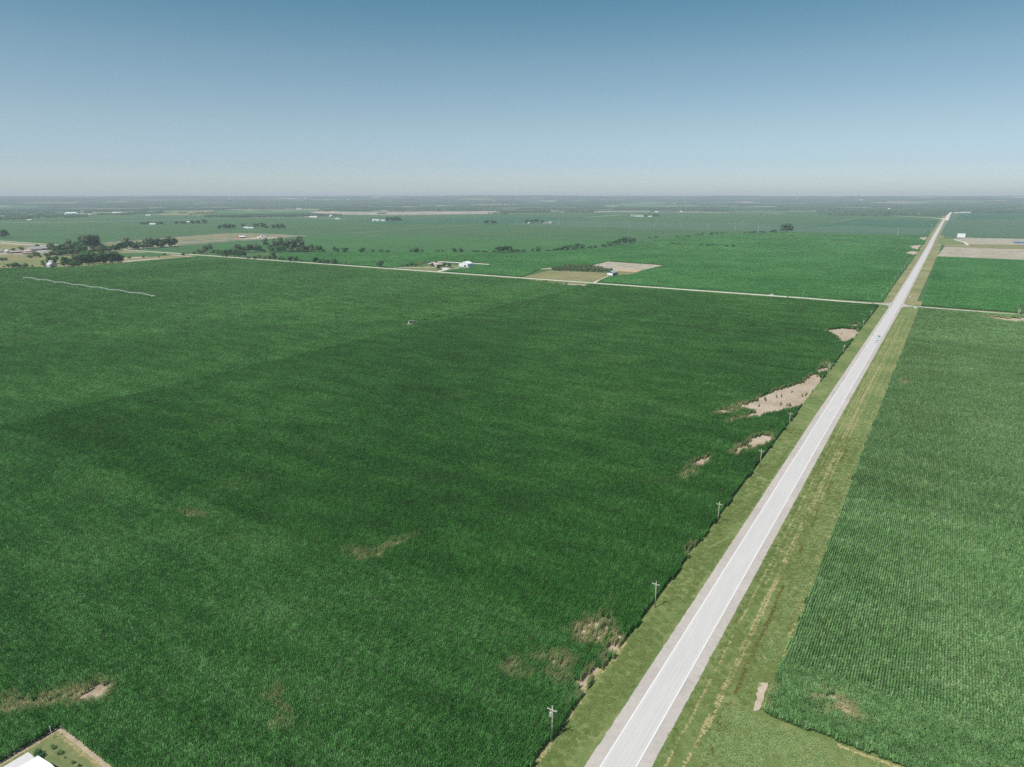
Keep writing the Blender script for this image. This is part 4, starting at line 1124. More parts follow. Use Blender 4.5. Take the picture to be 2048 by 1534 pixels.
# lower left lawn: shrubs
for px, py, w, h, lb in ((76, 1513, 26, 14, 'broad dark shrub touching the white roof'), (105, 1497, 13, 10, 'feathery shrub nearest the corner of the small lawn'), (119, 1508, 15, 12, 'twin stemmed shrub in the middle of the small lawn'),
                         (129.6, 1516.5, 6, 5, 'tiny shrub on the small lawn'), (145, 1527, 10, 8, 'small round shrub low on the small lawn'), (158, 1533, 9, 7, 'small shrub at the bottom edge of the small lawn')):
    X, Y, mpp = at(px, py)
    o = bpy.data.objects.new('shrub', crown(px, 10, 12, 8, 520, .06, .6).mesh('shrub', M['leaf' if w > 20 else 'weed'])); COL.objects.link(o)
    o.location = (X, Y, 0); o.scale = (w * mpp / 12, w * mpp / 12, h * mpp / 10 * 1.1)
    tag(o, lb, 'shrub', 'shrubs on the small lawn')

# ------------------------------------------------------------------ far woods: one mass nobody could count
def far_woods():
    rnd = random.Random(17); meshes = []
    for v in range(5):
        mb = MB()
        for k in range(11):
            x, y = rnd.uniform(-30, 30), rnd.uniform(-30, 30); h = rnd.uniform(7, 14); w = rnd.uniform(8, 15)
            for j in range(13):
                d = Vector((rnd.gauss(0, 1), rnd.gauss(0, 1), rnd.gauss(.3, .8))).normalized()
                leaf_quad(mb, Vector((x + d.x * w * .42, y + d.y * w * .42, h * .55 + d.z * h * .40)), d + Vector((0, 0, .3)), 3.0, rnd)
        meshes.append(mb.mesh('wood_patch', M['leaf_far']))
    coll = proto_collection('wood_patch', meshes)
    n = 420000
    r = np.sqrt(rng.uniform(5200 ** 2, 21000 ** 2, n)); a = rng.uniform(-R(40), R(40), n)
    x = r * (FWD[0] * np.cos(a) + RGT[0] * np.sin(a)); y = r * (FWD[1] * np.cos(a) + RGT[1] * np.sin(a))
    z = hills(x, y)
    px, py, zc = project(x, y, z)
    line = np.interp(px, [0, 200, 400, 700, 1000, 1300, 1536, 1750, 1860, 1885, 1920, 2048], [422.5, 421.5, 419, 416.5, 418, 419.5, 421.5, 421, 428, 426, 423, 423.5])
    dens = fbm(x / 900, y / 1400, 201, 4)
    keep = (py < line + 1.2 * (vnoise(px / 14, px * 0, 5) - .5)) & (dens + rng.uniform(-.06, .06, n) > np.where(r < 9500, .44, .53))
    # looser scattered trees this side of the wood edge
    loose = np.zeros(n, bool)
    for (x0, x1, y0, y1, p) in ((-40, 170, 431, 443, .16), (420, 690, 430, 439, .22), (240, 292, 423, 427, .5), (0, 330, 420, 431, .10), (1000, 1190, 421, 425.5, .35), (1640, 1885, 418, 432, .30), (1900, 2060, 423, 426, .3), (640, 1000, 418, 423, .3), (300, 430, 426, 431, .05), (760, 1010, 427.5, 428.5, .1)):
        loose |= (px > x0) & (px < x1) & (py > y0) & (py < y1) & (rng.random(n) < p) & (fbm(x / 240, y / 240, 207) > .5)
    keep |= loose
    x, y, z = x[keep], y[keep], z[keep]; m_ = len(x)
    print('wood patches', m_)
    s = rng.uniform(.75, 1.25, m_)
    o = scatter('far_woods', np.stack([x, y, z], 1), np.stack([np.zeros(m_), np.zeros(m_), rng.uniform(0, 6.28, m_)], 1), np.stack([s, s, s], 1), rng.integers(0, 5, m_), coll)
    tag(o, 'hazy blue green belt of woods along the horizon', 'woods', kind='stuff')


far_woods()

# ------------------------------------------------------------------ buildings
def gable(name, label, loc, L, W, eave, ridge, rz, wall, roof, cat='building', group=None, doors=(), windows=(), over=.5, z=0.0):
    """ridge runs along local x; L long, W wide"""
    e = empty(name, (loc[0], loc[1], z), rz)
    a, b = L / 2, W / 2
    mb = MB()
    mb.face([(-a, -b, -.3), (a, -b, -.3), (a, -b, eave), (-a, -b, eave)]); mb.face([(a, b, -.3), (-a, b, -.3), (-a, b, eave), (a, b, eave)])
    mb.face([(a, -b, -.3), (a, b, -.3), (a, b, eave), (a, 0, ridge), (a, -b, eave)]); mb.face([(-a, b, -.3), (-a, -b, -.3), (-a, -b, eave), (-a, 0, ridge), (-a, b, eave)])
    mb.build('wall', wall, e)
    mb = MB(); t = .22; sl = (ridge - eave) / b; ov = over
    for s in (-1, 1):
        yo, zo = s * (b + ov), eave - ov * sl
        p = [(-a - ov, 0, ridge), (a + ov, 0, ridge), (a + ov, yo, zo), (-a - ov, yo, zo)]
        up = [(x, y, zz + t) for x, y, zz in p]; lo = [(x, y, zz + .02) for x, y, zz in p]
        if s > 0: up, lo = up[::-1], lo[::-1]
        mb.face(up[::-1]); mb.face(lo)
        for i in range(4):
            j = (i + 1) % 4
            if {i, j} == ({0, 1} if s < 0 else {2, 3}): continue
            mb.face([lo[i], lo[j], up[j], up[i]])
    mb.build('roof', roof, e)
    for side, u, w, h, z0, mt, nm in doors:
        mb = MB(); q = .06
        if side == '-x': mb.box(-a - q, u - w / 2, z0, -a + .03, u + w / 2, z0 + h)
        elif side == '+x': mb.box(a - .03, u - w / 2, z0, a + q, u + w / 2, z0 + h)
        elif side == '-y': mb.box(u - w / 2, -b - q, z0, u + w / 2, -b + .03, z0 + h)
        else: mb.box(u - w / 2, b - .03, z0, u + w / 2, b + q, z0 + h)
        mb.build(nm, mt, e)
    return tag(e, label, cat, group)


def place(px, py): return at(px, py)[:2]


# green shed by the windbreak
gable('green_shed', 'dark green shed with a pale roof and white front at the end of its driveway', place(1224.5, 549.8), 20, 11.8, 4.8, 7.8, R(90), M['green'], M['greenroof'], doors=[('-x', 0, 10.6, 4.5, 0, M['white'], 'door'), ('-y', 4, 1.2, 2.2, 0, M['white'], 'side_door')])
# white machine shed
ms = gable('machine_shed', 'large white machine shed with a low gable roof right of the brick house', place(932, 532.8), 18.5, 21.5, 6.4, 9.8, R(90), M['white'], M['whiteroof'], doors=[('-x', -4.5, 4.0, 3.8, 0, M['dark'], 'door'), ('-x', 4.5, 4.2, 4.2, 0, M['white'], 'door'), ('-y', 3, 5, 4.4, 0, M['steel'], 'door')])
# brick house
hx_, hy2, mp = at(872, 532)
h_ = empty('brick_house', (hx_, hy2, 0), R(-8))
mb = MB()
mb.box(-17, -6, -.2, 4, 6, 3.6); mb.box(4, -9, -.2, 17, 7, 3.8); mb.box(-9, -8.5, -.2, -2, -6, 3.4)
mb.build('wall', M['brick'], h_)


def hip(mb, x0, y0, x1, y1, z0, z1, o=.6):
    x0 -= o; y0 -= o; x1 += o; y1 += o
    w, d = x1 - x0, y1 - y0; k = min(w, d) / 2 * .98
    if w > d: r0, r1 = (x0 + k, (y0 + y1) / 2, z1), (x1 - k, (y0 + y1) / 2, z1)
    else: r0, r1 = ((x0 + x1) / 2, y0 + k, z1), ((x0 + x1) / 2, y1 - k, z1)
    a, b, c, d_ = (x0, y0, z0), (x1, y0, z0), (x1, y1, z0), (x0, y1, z0)
    if w > d: F = [(a, b, r1, r0), (b, c, r1), (c, d_, r0, r1), (d_, a, r0)]
    else: F = [(a, b, r0), (b, c, r1, r0), (c, d_, r1), (d_, a, r0, r1)]
    for f in F: mb.face(f)
    mb.face([d_, c, b, a])


mb = MB(); hip(mb, -17, -6, 4, 6, 3.62, 7.4); hip(mb, 4, -9, 17, 7, 3.82, 8.8); hip(mb, -9, -8.5, -2, -2, 3.42, 6.2)
mb.build('roof', M['pinkroof'], h_)
mb = MB(); mb.box(7, -9.08, 0, 14, -8.95, 2.6); mb.build('garage_door', M['white'], h_)
for u in (-14.5, -11.5, .8):
    mb = MB(); mb.box(u - .9, -6.07, 1, u + .9, -5.95, 2.5); mb.build('window', M['glass'], h_)
mb = MB(); mb.box(-6.2, -8.57, 0, -4.9, -8.45, 2.2); mb.build('door', M['white'], h_)
mb = MB(); mb.box(-5, .5, 6, -3.8, 1.6, 9); mb.build('chimney', M['brick'], h_)
tag(h_, 'brick house with hipped pinkish shingle roofs among yard trees', 'house')
# crib barn at the left field edge
X, Y, mp = at(104, 535.2)
cb = gable('crib_barn', 'weathered grey crib barn with a raised ridge at the left corn edge', (X, Y), 13, 13.5, 6.4, 11.4, R(4), M['greywood'], M['greywood'], doors=[('+x', -1.5, 4, 4.2, 0, M['dark'], 'door')])
mb = MB(); mb.box(-5.5, -1.9, 8.6, 5.5, 1.9, 12.6); mb.build('monitor', M['greywood'], cb)
mb = MB(); mb.face([(-6, -2.4, 12.5), (6, -2.4, 12.5), (6, 0, 13.9), (-6, 0, 13.9)]); mb.face([(6, 2.4, 12.5), (-6, 2.4, 12.5), (-6, 0, 13.9), (6, 0, 13.9)]); mb.build('monitor_roof', M['greywood'], cb)
mb = MB(); mb.box(-1.2, -1.97, 10.4, 1.2, -1.85, 11.8); mb.build('vent', M['dark'], cb)
# left farmyard
gable('barn', 'big barn with a pale gable front and a long grey roof, left of the grove', place(70, 503.4), 30, 15, 7.4, 13.0, R(90), M['barnwood'], M['greyroof'], cat='barn', doors=[('-x', 0, 4, 4.5, 0, M['dark'], 'door'), ('-x', 0, 2, 1.6, 8, M['dark'], 'loft_door')])
gable('barn', 'lower pale lean barn attached left of the big barn front', place(55, 505.4), 14, 12, 4.0, 7.4, R(90), M['barnwood'], M['barnwood'], cat='barn', doors=[('-x', 0, 3, 3, 0, M['dark'], 'door')])
gable('long_shed', 'long grey roofed shed half hidden behind the big barn', place(92, 500.0), 34, 14, 5.4, 9.2, R(90), M['barnwood'], M['greyroof'], cat='shed', doors=[('-y', -11, 6, 4, 0, M['dark'], 'door')])
gable('long_shed', 'small grey shed peeking out between barn and grove trees', place(114, 497.5), 10, 8, 4.0, 6.0, R(-20), M['greywood'], M['greyroof'], cat='shed')
gable('low_shed', 'long low open shed with a pinkish roof left of the barns', place(34, 506), 40, 8, 3.2, 5.2, R(88), M['greyroof'], M['pinkroof'], cat='shed', doors=[('-y', 0, 30, 2.2, 0, M['dark'], 'opening')])
gable('low_shed', 'long low pale shed in front of the big barn', place(58, 508), 30, 6, 2.4, 3.8, R(88), M['barnwood'], M['pinkroof'], cat='shed', doors=[('-y', 0, 20, 1.6, 0, M['dark'], 'opening')])
gable('low_shed', 'low white roofed shed right of the big barn', place(80, 504.6), 28, 5, 2.2, 3.4, R(88), M['barnwood'], M['whiteroof'], cat='shed')
gable('low_shed', 'white roofed feed shed below the grove trees', place(95, 507.6), 18, 5, 2.2, 3.4, R(88), M['barnwood'], M['tan'], cat='shed')


def bin_(label, px, py, d, h, cone, roofmat, cat='grain bin', door=True):
    e = empty('grain_bin', (*place(px, py), 0))
    mb = MB(); mb.tube((0, 0, -.2), (0, 0, h), d / 2, d / 2, 20, cap=False); mb.build('wall', M['steel'], e, True)
    mb = MB(); mb.tube((0, 0, h), (0, 0, h + cone), d / 2 + .2, .5, 20); mb.tube((0, 0, h + cone), (0, 0, h + cone + .5), .5, .4, 10); mb.build('roof', roofmat, e)
    if door:
        mb = MB(); mb.box(-.5, -d / 2 - .08, .5, .5, -d / 2 + .3, 2.3); mb.build('door', M['greyroof'], e)
    tag(e, label, cat)


bin_('silver grain bin with a pale cone roof beside the low sheds', 14.5, 507, 9, 7.0, 2.6, M['whiteroof'])
bin_('green roofed grain bin cut by the left edge of the picture', 1, 505.5, 14, 6, 3.0, M['greenroof'])
gable('small_house', 'small bright white roofed shed between the bin and the barns', place(35, 501.2), 8, 5, 2.4, 4.2, R(-30), M['white'], M['whiteroof'], cat='shed')
bin_('small pale feed tank at the front of the farmyard', 24, 509.4, 3.2, 2.4, 1.2, M['tan'], 'feed tank')
# red barn etc
gable('red_barn', 'red barn with a white roof in the stubble field', place(482.5, 476.4), 22, 17, 4.8, 7.8, R(90), M['red'], M['whiteroof'], cat='barn', doors=[('-y', 4, 6, 3.6, 0, M['dark'], 'door'), ('-x', 0, 4, 3.4, 0, M['red'], 'door')])
gable('small_house', 'small white house with a grey side right of the red barn', place(524, 474.5), 12, 9, 4.2, 7.4, R(85), M['white'], M['greyroof'], cat='house', doors=[('-x', 0, 1.4, 2.2, 0, M['dark'], 'door')])
gable('small_shed', 'low red garage at the foot of the small white house', place(517.5, 476.6), 8, 7, 2.8, 4.4, R(8), M['red'], M['whiteroof'], cat='garage', doors=[('-y', 0, 4, 2.4, 0, M['white'], 'door')])
gable('small_shed', 'long grey roofed shed right of the small white house', place(531, 474.6), 13, 7, 2.6, 4.0, R(5), M['greyroof'], M['greyroof'], cat='shed')

FARB = [  # px, py, long px, eave m, rot, wall, roof, label
    (54, 421.2, 22, 6, 5, 'white', 'whiteroof', 'long white shed far left near the woods'), (20, 422.2, 9, 6, 5, 'barnwood', 'pinkroof', 'pinkish shed far left near the woods'),
    (130, 430, 16, 8, 10, 'white', 'whiteroof', 'left wing of the white works on the far plain'), (143, 429.4, 18, 13, 15, 'white', 'whiteroof', 'tallest hall of the white works on the far plain'),
    (158, 430.4, 18, 8, 10, 'white', 'whiteroof', 'right wing of the white works on the far plain'), (177, 431, 14, 6, 5, 'barnwood', 'whiteroof', 'low pale shed right of the white works'),
    (166, 423, 12, 6, 5, 'white', 'greyroof', 'small pale shed behind the white works'), (229, 427.4, 8, 9, 0, 'white', 'whiteroof', 'left of the white pair of sheds right of the works'), (238, 427.4, 8, 10, 70, 'white', 'whiteroof', 'right of the white pair of sheds right of the works'),
    (297, 431.3, 10, 5, 0, 'white', 'whiteroof', 'low white shed on the tan far field'), (12, 433.4, 22, 4, 0, 'white', 'whiteroof', 'long low white shed at the left edge'), (59, 441.4, 7, 5, 30, 'white', 'whiteroof', 'white farmhouse near the left far road'),
    (306, 449.7, 12, 5, 4, 'white', 'whiteroof', 'small white shed between far left trees'), (377, 446, 5, 6, 30, 'white', 'whiteroof', 'tiny white house among trees beyond the stubble field'),
    (491, 457, 7, 5, 20, 'white', 'whiteroof', 'left white shed behind the red barn'), (501, 457.2, 12, 4, 4, 'white', 'whiteroof', 'long white shed behind the red barn'),
    (627, 435.4, 15, 7, 4, 'white', 'whiteroof', 'long white shed at the edge of the far village'), (613, 435.6, 8, 5, 30, 'barnwood', 'pinkroof', 'pinkish house in the far village'), (662, 433.4, 6, 9, 60, 'white', 'whiteroof', 'tall white house of the far village'), (675, 438.6, 9, 5, 5, 'white', 'whiteroof', 'low white shed below the far village'), (598, 418.6, 11, 6, 5, 'white', 'whiteroof', 'white shed on the woods edge above the far village'), (556, 431, 6, 6, 20, 'white', 'greyroof', 'grey roofed house left in the far village'), (583, 430.6, 5, 6, 60, 'white', 'pinkroof', 'pink roofed house in the far village'),
    (748, 442.6, 6, 9, 60, 'white', 'whiteroof', 'tall white building at the left of the bright white farm'), (755, 442.7, 7, 7, 10, 'white', 'whiteroof', 'second white building of the bright white farm'), (766, 442.7, 8, 6, 5, 'white', 'whiteroof', 'low white shed at the right of the bright white farm'),
    (829, 398.4, 4, 9, 0, 'white', 'whiteroof', 'white speck of a house high on the far hills'), (697, 400, 4, 9, 0, 'white', 'whiteroof', 'white farmhouse on the left slope of the far hills'), (927, 419, 6, 7, 0, 'white', 'whiteroof', 'white house at the woods edge above the sand pit'),
    (1050, 424, 14, 8, 3, 'barnwood', 'pinkroof', 'left pinkish hall right of the sand pit'), (1066, 424, 10, 8, 3, 'barnwood', 'pinkroof', 'second pinkish hall right of the sand pit'), (1110, 424, 16, 7, 3, 'barnwood', 'whiteroof', 'pale hall farther right of the sand pit'), (1127, 424, 10, 7, 3, 'barnwood', 'pinkroof', 'pinkish hall at the right end of the far row'),
    (1279, 433.4, 15, 5, 3, 'white', 'whiteroof', 'long white shed with bins at the centre of the far plain'), (1300, 433.8, 7, 5, 3, 'white', 'whiteroof', 'short white shed right of the long white shed'), (1091, 447.6, 9, 4, 4, 'barnwood', 'pinkroof', 'low pinkish shed left of the pale bin'), (1059, 446.8, 6, 5, 40, 'white', 'pinkroof', 'small house in trees left of the pale bin'),
    (1313, 424.6, 8, 6, 0, 'white', 'whiteroof', 'white shed on the far road above the long white shed'), (1362, 424.4, 5, 6, 0, 'white', 'whiteroof', 'white house on the far road right of centre'), (1346, 408.6, 7, 9, 0, 'white', 'whiteroof', 'white building in the far woods right of centre'),
    (1765, 422.2, 7, 8, 4, 'white', 'whiteroof', 'white shed before the woods left of the highway bend'), (1777, 420.6, 4, 14, 0, 'white', 'whiteroof', 'narrow white tower house left of the highway bend'), (1817, 428.2, 11, 6, 3, 'white', 'whiteroof', 'left long white shed above the highway bend'), (1837, 428.4, 14, 6, 3, 'white', 'whiteroof', 'right long white shed above the highway bend'),
    (1929, 426, 22, 6, 3, 'white', 'whiteroof', 'long white shed right of the far highway end'), (1912, 426.4, 6, 6, 3, 'white', 'whiteroof', 'small white shed right of the far highway end'), (1593, 398, 6, 9, 0, 'white', 'whiteroof', 'white building on the right hill crest'), (1722, 400.6, 7, 9, 0, 'white', 'whiteroof', 'white farm on the right far slope'), (1845, 397, 6, 9, 0, 'white', 'whiteroof', 'white building on the hill crest above the highway'),
    (1651, 423.2, 9, 6, 3, 'greywood', 'greyroof', 'grey shed beside the far curving highway'), (1270, 397.5, 24, 6, 2, 'barnwood', 'tan', 'long pale roof on the central hill crest'), (610, 397.4, 5, 9, 2, 'white', 'whiteroof', 'white house on the left hill crest'), (1160, 395.6, 9, 8, 2, 'white', 'whiteroof', 'white roof among the hill crest trees'), (980, 402.6, 22, 7, 2, 'white', 'whiteroof', 'long white roof in the central far woods'), (348, 397, 4, 9, 2, 'white', 'whiteroof', 'white speck of a barn on the far left slope'), (460, 399, 7, 9, 2, 'white', 'whiteroof', 'white farm in the far left woods'),
]
for px, py, lp, ev, rz, wl, rf, lb in FARB:
    if py < 420.5: X, Y, mp = at_terrain(px, py); zz = float(hills(X, Y))
    else: X, Y, mp = at(px, py); zz = 0
    L = lp * mp
    gable('distant_building', lb, (X, Y), L, min(L * .6, 26), ev, ev * 1.45, YAW + R(rz), M[wl], M[rf], z=zz, over=.8)
bin_('pale domed bin of the distant bin farm', 1101, 447.2, 20, 6, 6, M['greenroof'], door=False)
bin_('left pale bin beside the long white shed', 1264, 433.4, 12, 11, 3, M['whiteroof'], door=False)
bin_('right pale bin beside the long white shed', 1269, 433.4, 12, 11, 3, M['whiteroof'], door=False)
for px, w, lb in ((645, 26, 'left pale sand pile at the far sand pit'), (667, 22, 'right pale sand pile at the far sand pit')):
    X, Y, mp = at(px, 425.4); mb = MB(); rnd = random.Random(px)
    n = 18; r0 = w * mp / 2; top = (0, 0, 13)
    ring = [[(r0 * k * math.cos(6.283 * i / n) * rnd.uniform(.9, 1.1), r0 * k * math.sin(6.283 * i / n) * rnd.uniform(.9, 1.1), zz * rnd.uniform(.9, 1.1)) for i in range(n)] for k, zz in ((1, .3), (.6, 6), (.25, 11.5))]
    for a, b in zip(ring[:-1], ring[1:]):
        for i in range(n): mb.face([a[i], a[(i + 1) % n], b[(i + 1) % n], b[i]])
    for i in range(n): mb.face([ring[2][i], ring[2][(i + 1) % n], top])
    o = mb.build('sand_pile', M['sand']); o.location = (X, Y, 0); tag(o, lb, 'sand pile', 'sand piles')

# drive-in screen
X, Y, mp = at(1921.5, 477.4)
s_ = empty('movie_screen', (X, Y, 0), R(6))
mb = MB(); mb.box(-11.5, -.35, 4.0, 11.5, .35, 17.0); mb.build('screen_panel', M['white'], s_)
for u in (-10, -5, 0, 5, 10):
    mb = MB(); mb.box(u - .3, .4, -.2, u + .3, 1.0, 16.4); mb.tube((u, .8, 12), (u, 6.5, 0), .22, .22, 6); mb.build('leg', M['greyroof'], s_)
mb = MB(); mb.box(-11.5, .42, 4.2, 11.5, .62, 4.7); mb.box(-11.5, .42, 16.2, 11.5, .62, 16.7); mb.build('beam', M['greyroof'], s_)
tag(s_, 'big blank white outdoor movie screen on legs right of the highway', 'movie screen')
gable('blue_building', 'low blue metal building cut by the right edge of the picture', place(2046, 487), 46, 12, 3.2, 5.2, R(2), M['bluemetal'], M['bluemetal'], doors=[('-y', -10, 4, 2.6, 0, M['dark'], 'door')])


# ------------------------------------------------------------------ vehicles
def make_car(paint, label, group):
    """length along local y, nose at +y"""
    e = empty('car', (0, 0, 0))
    prof = [(-2.25, .35), (-2.28, .75), (-2.1, .95), (-1.75, 1.0), (.75, .98), (1.95, .82), (2.22, .68), (2.25, .35)]
    mb = MB(); n = len(prof); w = .9
    L = [(-w, a, b) for a, b in prof]; Rr = [(w, a, b) for a, b in prof]
    mb.face(L); mb.face(Rr[::-1])
    for i in range(n): mb.face([L[i], Rr[i], Rr[(i + 1) % n], L[(i + 1) % n]][::-1])
    mb.build('body', M[paint], e)
    cab = [(-2.0, .98, .84), (-1.65, 1.58, .74), (.15, 1.60, .74), (.95, .97, .84)]
    mb = MB()
    for i in range(3):
        (a, z, q), (a2, z2, q2) = cab[i], cab[i + 1]
        if i != 1: mb.face([(-q, a, z), (q, a, z), (q2, a2, z2), (-q2, a2, z2)])
    for s in (-1, 1): mb.face([(s * q, a, z) for a, z, q in cab])
    mb.build('windows', M['glass'], e)
    mb = MB(); mb.box(-.75, -1.7, 1.59, .75, .2, 1.66); mb.build('roof', M[paint], e)
    for sx in (-1, 1):
        for y in (-1.4, 1.4):
            mb = MB(); mb.tube((sx * .70, y, .34), (sx * .94, y, .34), .34, .34, 14); wv = mb.build('wheel', M['tyre'], e)
            mb = MB(); mb.tube((sx * .93, y, .34), (sx * .955, y, .34), .2, .2, 10); mb.build('rim', M['steel'], wv)
    for sx in (-1, 1):
        mb = MB(); mb.box(sx * .62 - .18, 2.16, .6, sx * .62 + .18, 2.27, .74); mb.build('headlight', M['porcelain'], e)
        mb = MB(); mb.box(sx * .66 - .16, -2.31, .72, sx * .66 + .16, -2.2, .88); mb.build('tail_light', M['red'], e)
    return tag(e, label, 'car', group)


def put(o, px, py, rz, z, lb=None):
    X, Y, _ = at(px, py, z); o.location = (X, Y, z); o.rotation_euler = (0, 0, rz)
    if lb: o['label'] = lb
    return o


car = make_car('carwhite', 'white car nearest on the highway, below the crossing', 'cars on the highway')
put(car, 1758.4, 685, 0, .38); car.location.x = gx(1.9, car.location.y)
car2 = make_car('cargrey', 'silver car ahead of the white car on the highway', 'cars on the highway')
put(car2, 1765, 675.4, 0, .38); car2.location.x = gx(1.9, car2.location.y); car.scale = car2.scale = (1.25,) * 3
c3 = copy_tree(car); put(c3, 1543, 590.6, R(90), .33, 'white car driving on the gravel crossroad'); c3['group'] = 'cars on the side roads'
c4 = copy_tree(car); put(c4, 1414, 429.2, R(80), .95, 'white car far off near the highway curve'); c4['group'] = 'cars on the side roads'; c4.scale = (1.4,) * 3
# white van just ahead of the near car
v_ = empty('van', (0, 0, 0))
mb = MB(); pr = [(-3.0, .4), (-3.05, 2.5), (1.3, 2.55), (2.1, 1.5), (2.95, 1.25), (3.0, .4)]
L = [(-1, a, b) for a, b in pr]; Rr = [(1, a, b) for a, b in pr]
mb.face(L); mb.face(Rr[::-1])
for i in range(len(pr)): mb.face([L[i], Rr[i], Rr[(i + 1) % len(pr)], L[(i + 1) % len(pr)]][::-1])
mb.build('body', M['carwhite'], v_)
mb = MB(); mb.face([(-.88, 1.42, 2.42), (.88, 1.42, 2.42), (.88, 2.08, 1.58), (-.88, 2.08, 1.58)]); mb.build('windscreen', M['glass'], v_)
mb = MB(); mb.box(-.8, -3.09, 1.5, .8, -3.02, 2.2); mb.build('rear_window', M['glass'], v_)
for sx in (-1, 1):
    for y in (-1.9, 2.0):
        mb = MB(); mb.tube((sx * .78, y, .4), (sx * 1.04, y, .4), .4, .4, 14); mb.build('wheel', M['tyre'], v_)
tag(v_, 'white van just ahead of the white car on the highway', 'van'); put(v_, 1759.5, 681, 0, .38); v_.location.x = gx(1.9, v_.location.y)
# vehicles parked on the bare lot
rl = random.Random(4)
for i, px in enumerate((1951, 1957, 1963, 1970, 1978, 1986, 1992, 2000, 2010, 2019)):
    c = copy_tree(car)
    put(c, px, 478.8 + (px - 1950) * .012 + rl.uniform(-.3, .6), rl.uniform(0, 6), .32, ('leftmost' if i == 0 else 'rightmost' if i == 9 else ORD[i]) + (' white vehicle' if i in (0, 9) else ' white vehicle from the left') + ' parked on the bare lot right of the screen')
    c['group'] = 'vehicles on the bare lot'; c.scale = (1.5, 1.5, 1.5)

# ------------------------------------------------------------------ utility poles
def make_pole(transformer):
    e = empty('utility_pole', (0, 0, 0))
    mb = MB(); mb.tube((0, 0, -.5), (0, 0, 10.0), .19, .13, 10); mb.build('pole', M['pole'], e, True)
    mb = MB(); mb.box(-1.35, -.26, 9.0, 1.35, -.13, 9.16); mb.build('crossarm', M['arm'], e)
    mb = MB(); mb.tube((-.75, -.2, 8.98), (0, -.16, 8.35), .035, .035, 5); mb.tube((.75, -.2, 8.98), (0, -.16, 8.35), .035, .035, 5); mb.build('brace', M['steel'], e)
    for x_, z_ in ((-1.2, 9.16), (1.2, 9.16)):
        mb = MB(); mb.tube((x_, -.2, z_), (x_, -.2, z_ + .12), .03, .03, 6); mb.tube((x_, -.2, z_ + .1), (x_, -.2, z_ + .3), .09, .06, 8); mb.build('insulator', M['porcelain'], e)
    mb = MB(); mb.tube((0, 0, 9.98), (0, 0, 10.25), .09, .06, 8); mb.build('insulator', M['porcelain'], e)
    if transformer:
        mb = MB(); mb.tube((-.48, -.1, 6.9), (-.48, -.1, 8.1), .3, .3, 14); mb.tube((-.48, -.1, 8.1), (-.48, -.1, 8.3), .1, .07, 8); tf = mb.build('transformer', M['steel'], e)
        mb = MB(); mb.box(-.3, -.16, 7.2, -.1, .0, 7.35); mb.box(-.3, -.16, 7.7, -.1, .0, 7.85); mb.build('bracket', M['steel'], tf)
    return e


P0 = make_pole(False); P1 = make_pole(True)
PO = [(128, -18.0, 1, 'wooden utility pole with a grey transformer, nearest the camera beside the lower left corn'), (197.5, -16.8, 0, 'wooden utility pole just above the lower right corner of the dark corn field'),
      (270.5, -16.6, 0, 'wooden utility pole by the small bare spot at the corn edge'), (344.7, -16.4, 0, 'wooden utility pole beside the middle bare patches of the corn field'),
      (418, -16.3, 0, 'wooden utility pole just below the long bare sand patch'), (491, -16.2, 0, 'wooden utility pole standing at the right end of the long bare sand patch'), (566, -16.2, 1, 'wooden utility pole with a transformer at the top of the long bare sand patch'),
      (648, -16.4, 0, 'wooden utility pole below the far bare patch near the crossing'), (720, -16.6, 0, 'wooden utility pole beside the far bare patch near the crossing'), (795, -16.8, 0, 'second utility pole before the gravel crossing'), (871, -17, 0, 'last utility pole before the gravel crossing'),
      (1029, -19.6, 0, 'utility pole at the left corner of the gravel crossing'), (1110, -19.6, 0, 'first utility pole beyond the gravel crossing'), (1190, -20, 0, 'second utility pole beyond the gravel crossing'), (1268, -20.4, 0, 'third utility pole beyond the gravel crossing'), (1348, -20.6, 0, 'fourth utility pole beyond the gravel crossing'),
      (1430, -20.6, 0, 'fifth utility pole beyond the gravel crossing'), (1512, -20.4, 0, 'sixth utility pole beyond the gravel crossing'), (1592, -20.4, 0, 'seventh utility pole beyond the gravel crossing'), (1670, -20.4, 0, 'farthest plain utility pole beside the distant highway')]
used = set()
for y_, d_, t_, lb in PO:
    src = P1 if t_ else P0
    o = src if t_ not in used else copy_tree(src); used.add(t_)
    o.location = (gx(d_, y_), y_, 0); o.rotation_euler = (R(random.uniform(-.6, .6)), R(random.uniform(-.8, .8)), R(random.uniform(-3, 3)))
    tag(o, lb, 'utility pole', 'utility poles along the highway')
for px, py, lb in ((930.5, 546.4, 'utility pole on the crossroad right of the brick house'), (1186, 565.4, 'utility pole at the mouth of the green shed driveway'), (1199, 562.5, 'utility pole on the khaki plot beside the green shed driveway'), (1276.6, 571.2, 'utility pole on the crossroad right of the green shed'), (1312, 574.4, 'second utility pole on the crossroad right of the green shed'),
                   (1606, 594.3, 'utility pole on the crossroad left of the crossing'), (1734.8, 604.2, 'utility pole on the crossroad close to the crossing'), (1012, 553.5, 'utility pole on the crossroad between the white shed and the khaki plot')):
    o = copy_tree(P0); X, Y, _ = at(px, py); o.location = (X, Y, 0); o.rotation_euler = (0, 0, R(90)); o.scale = (1, 1, .95)
    tag(o, lb, 'utility pole', 'utility poles along the gravel crossroad')
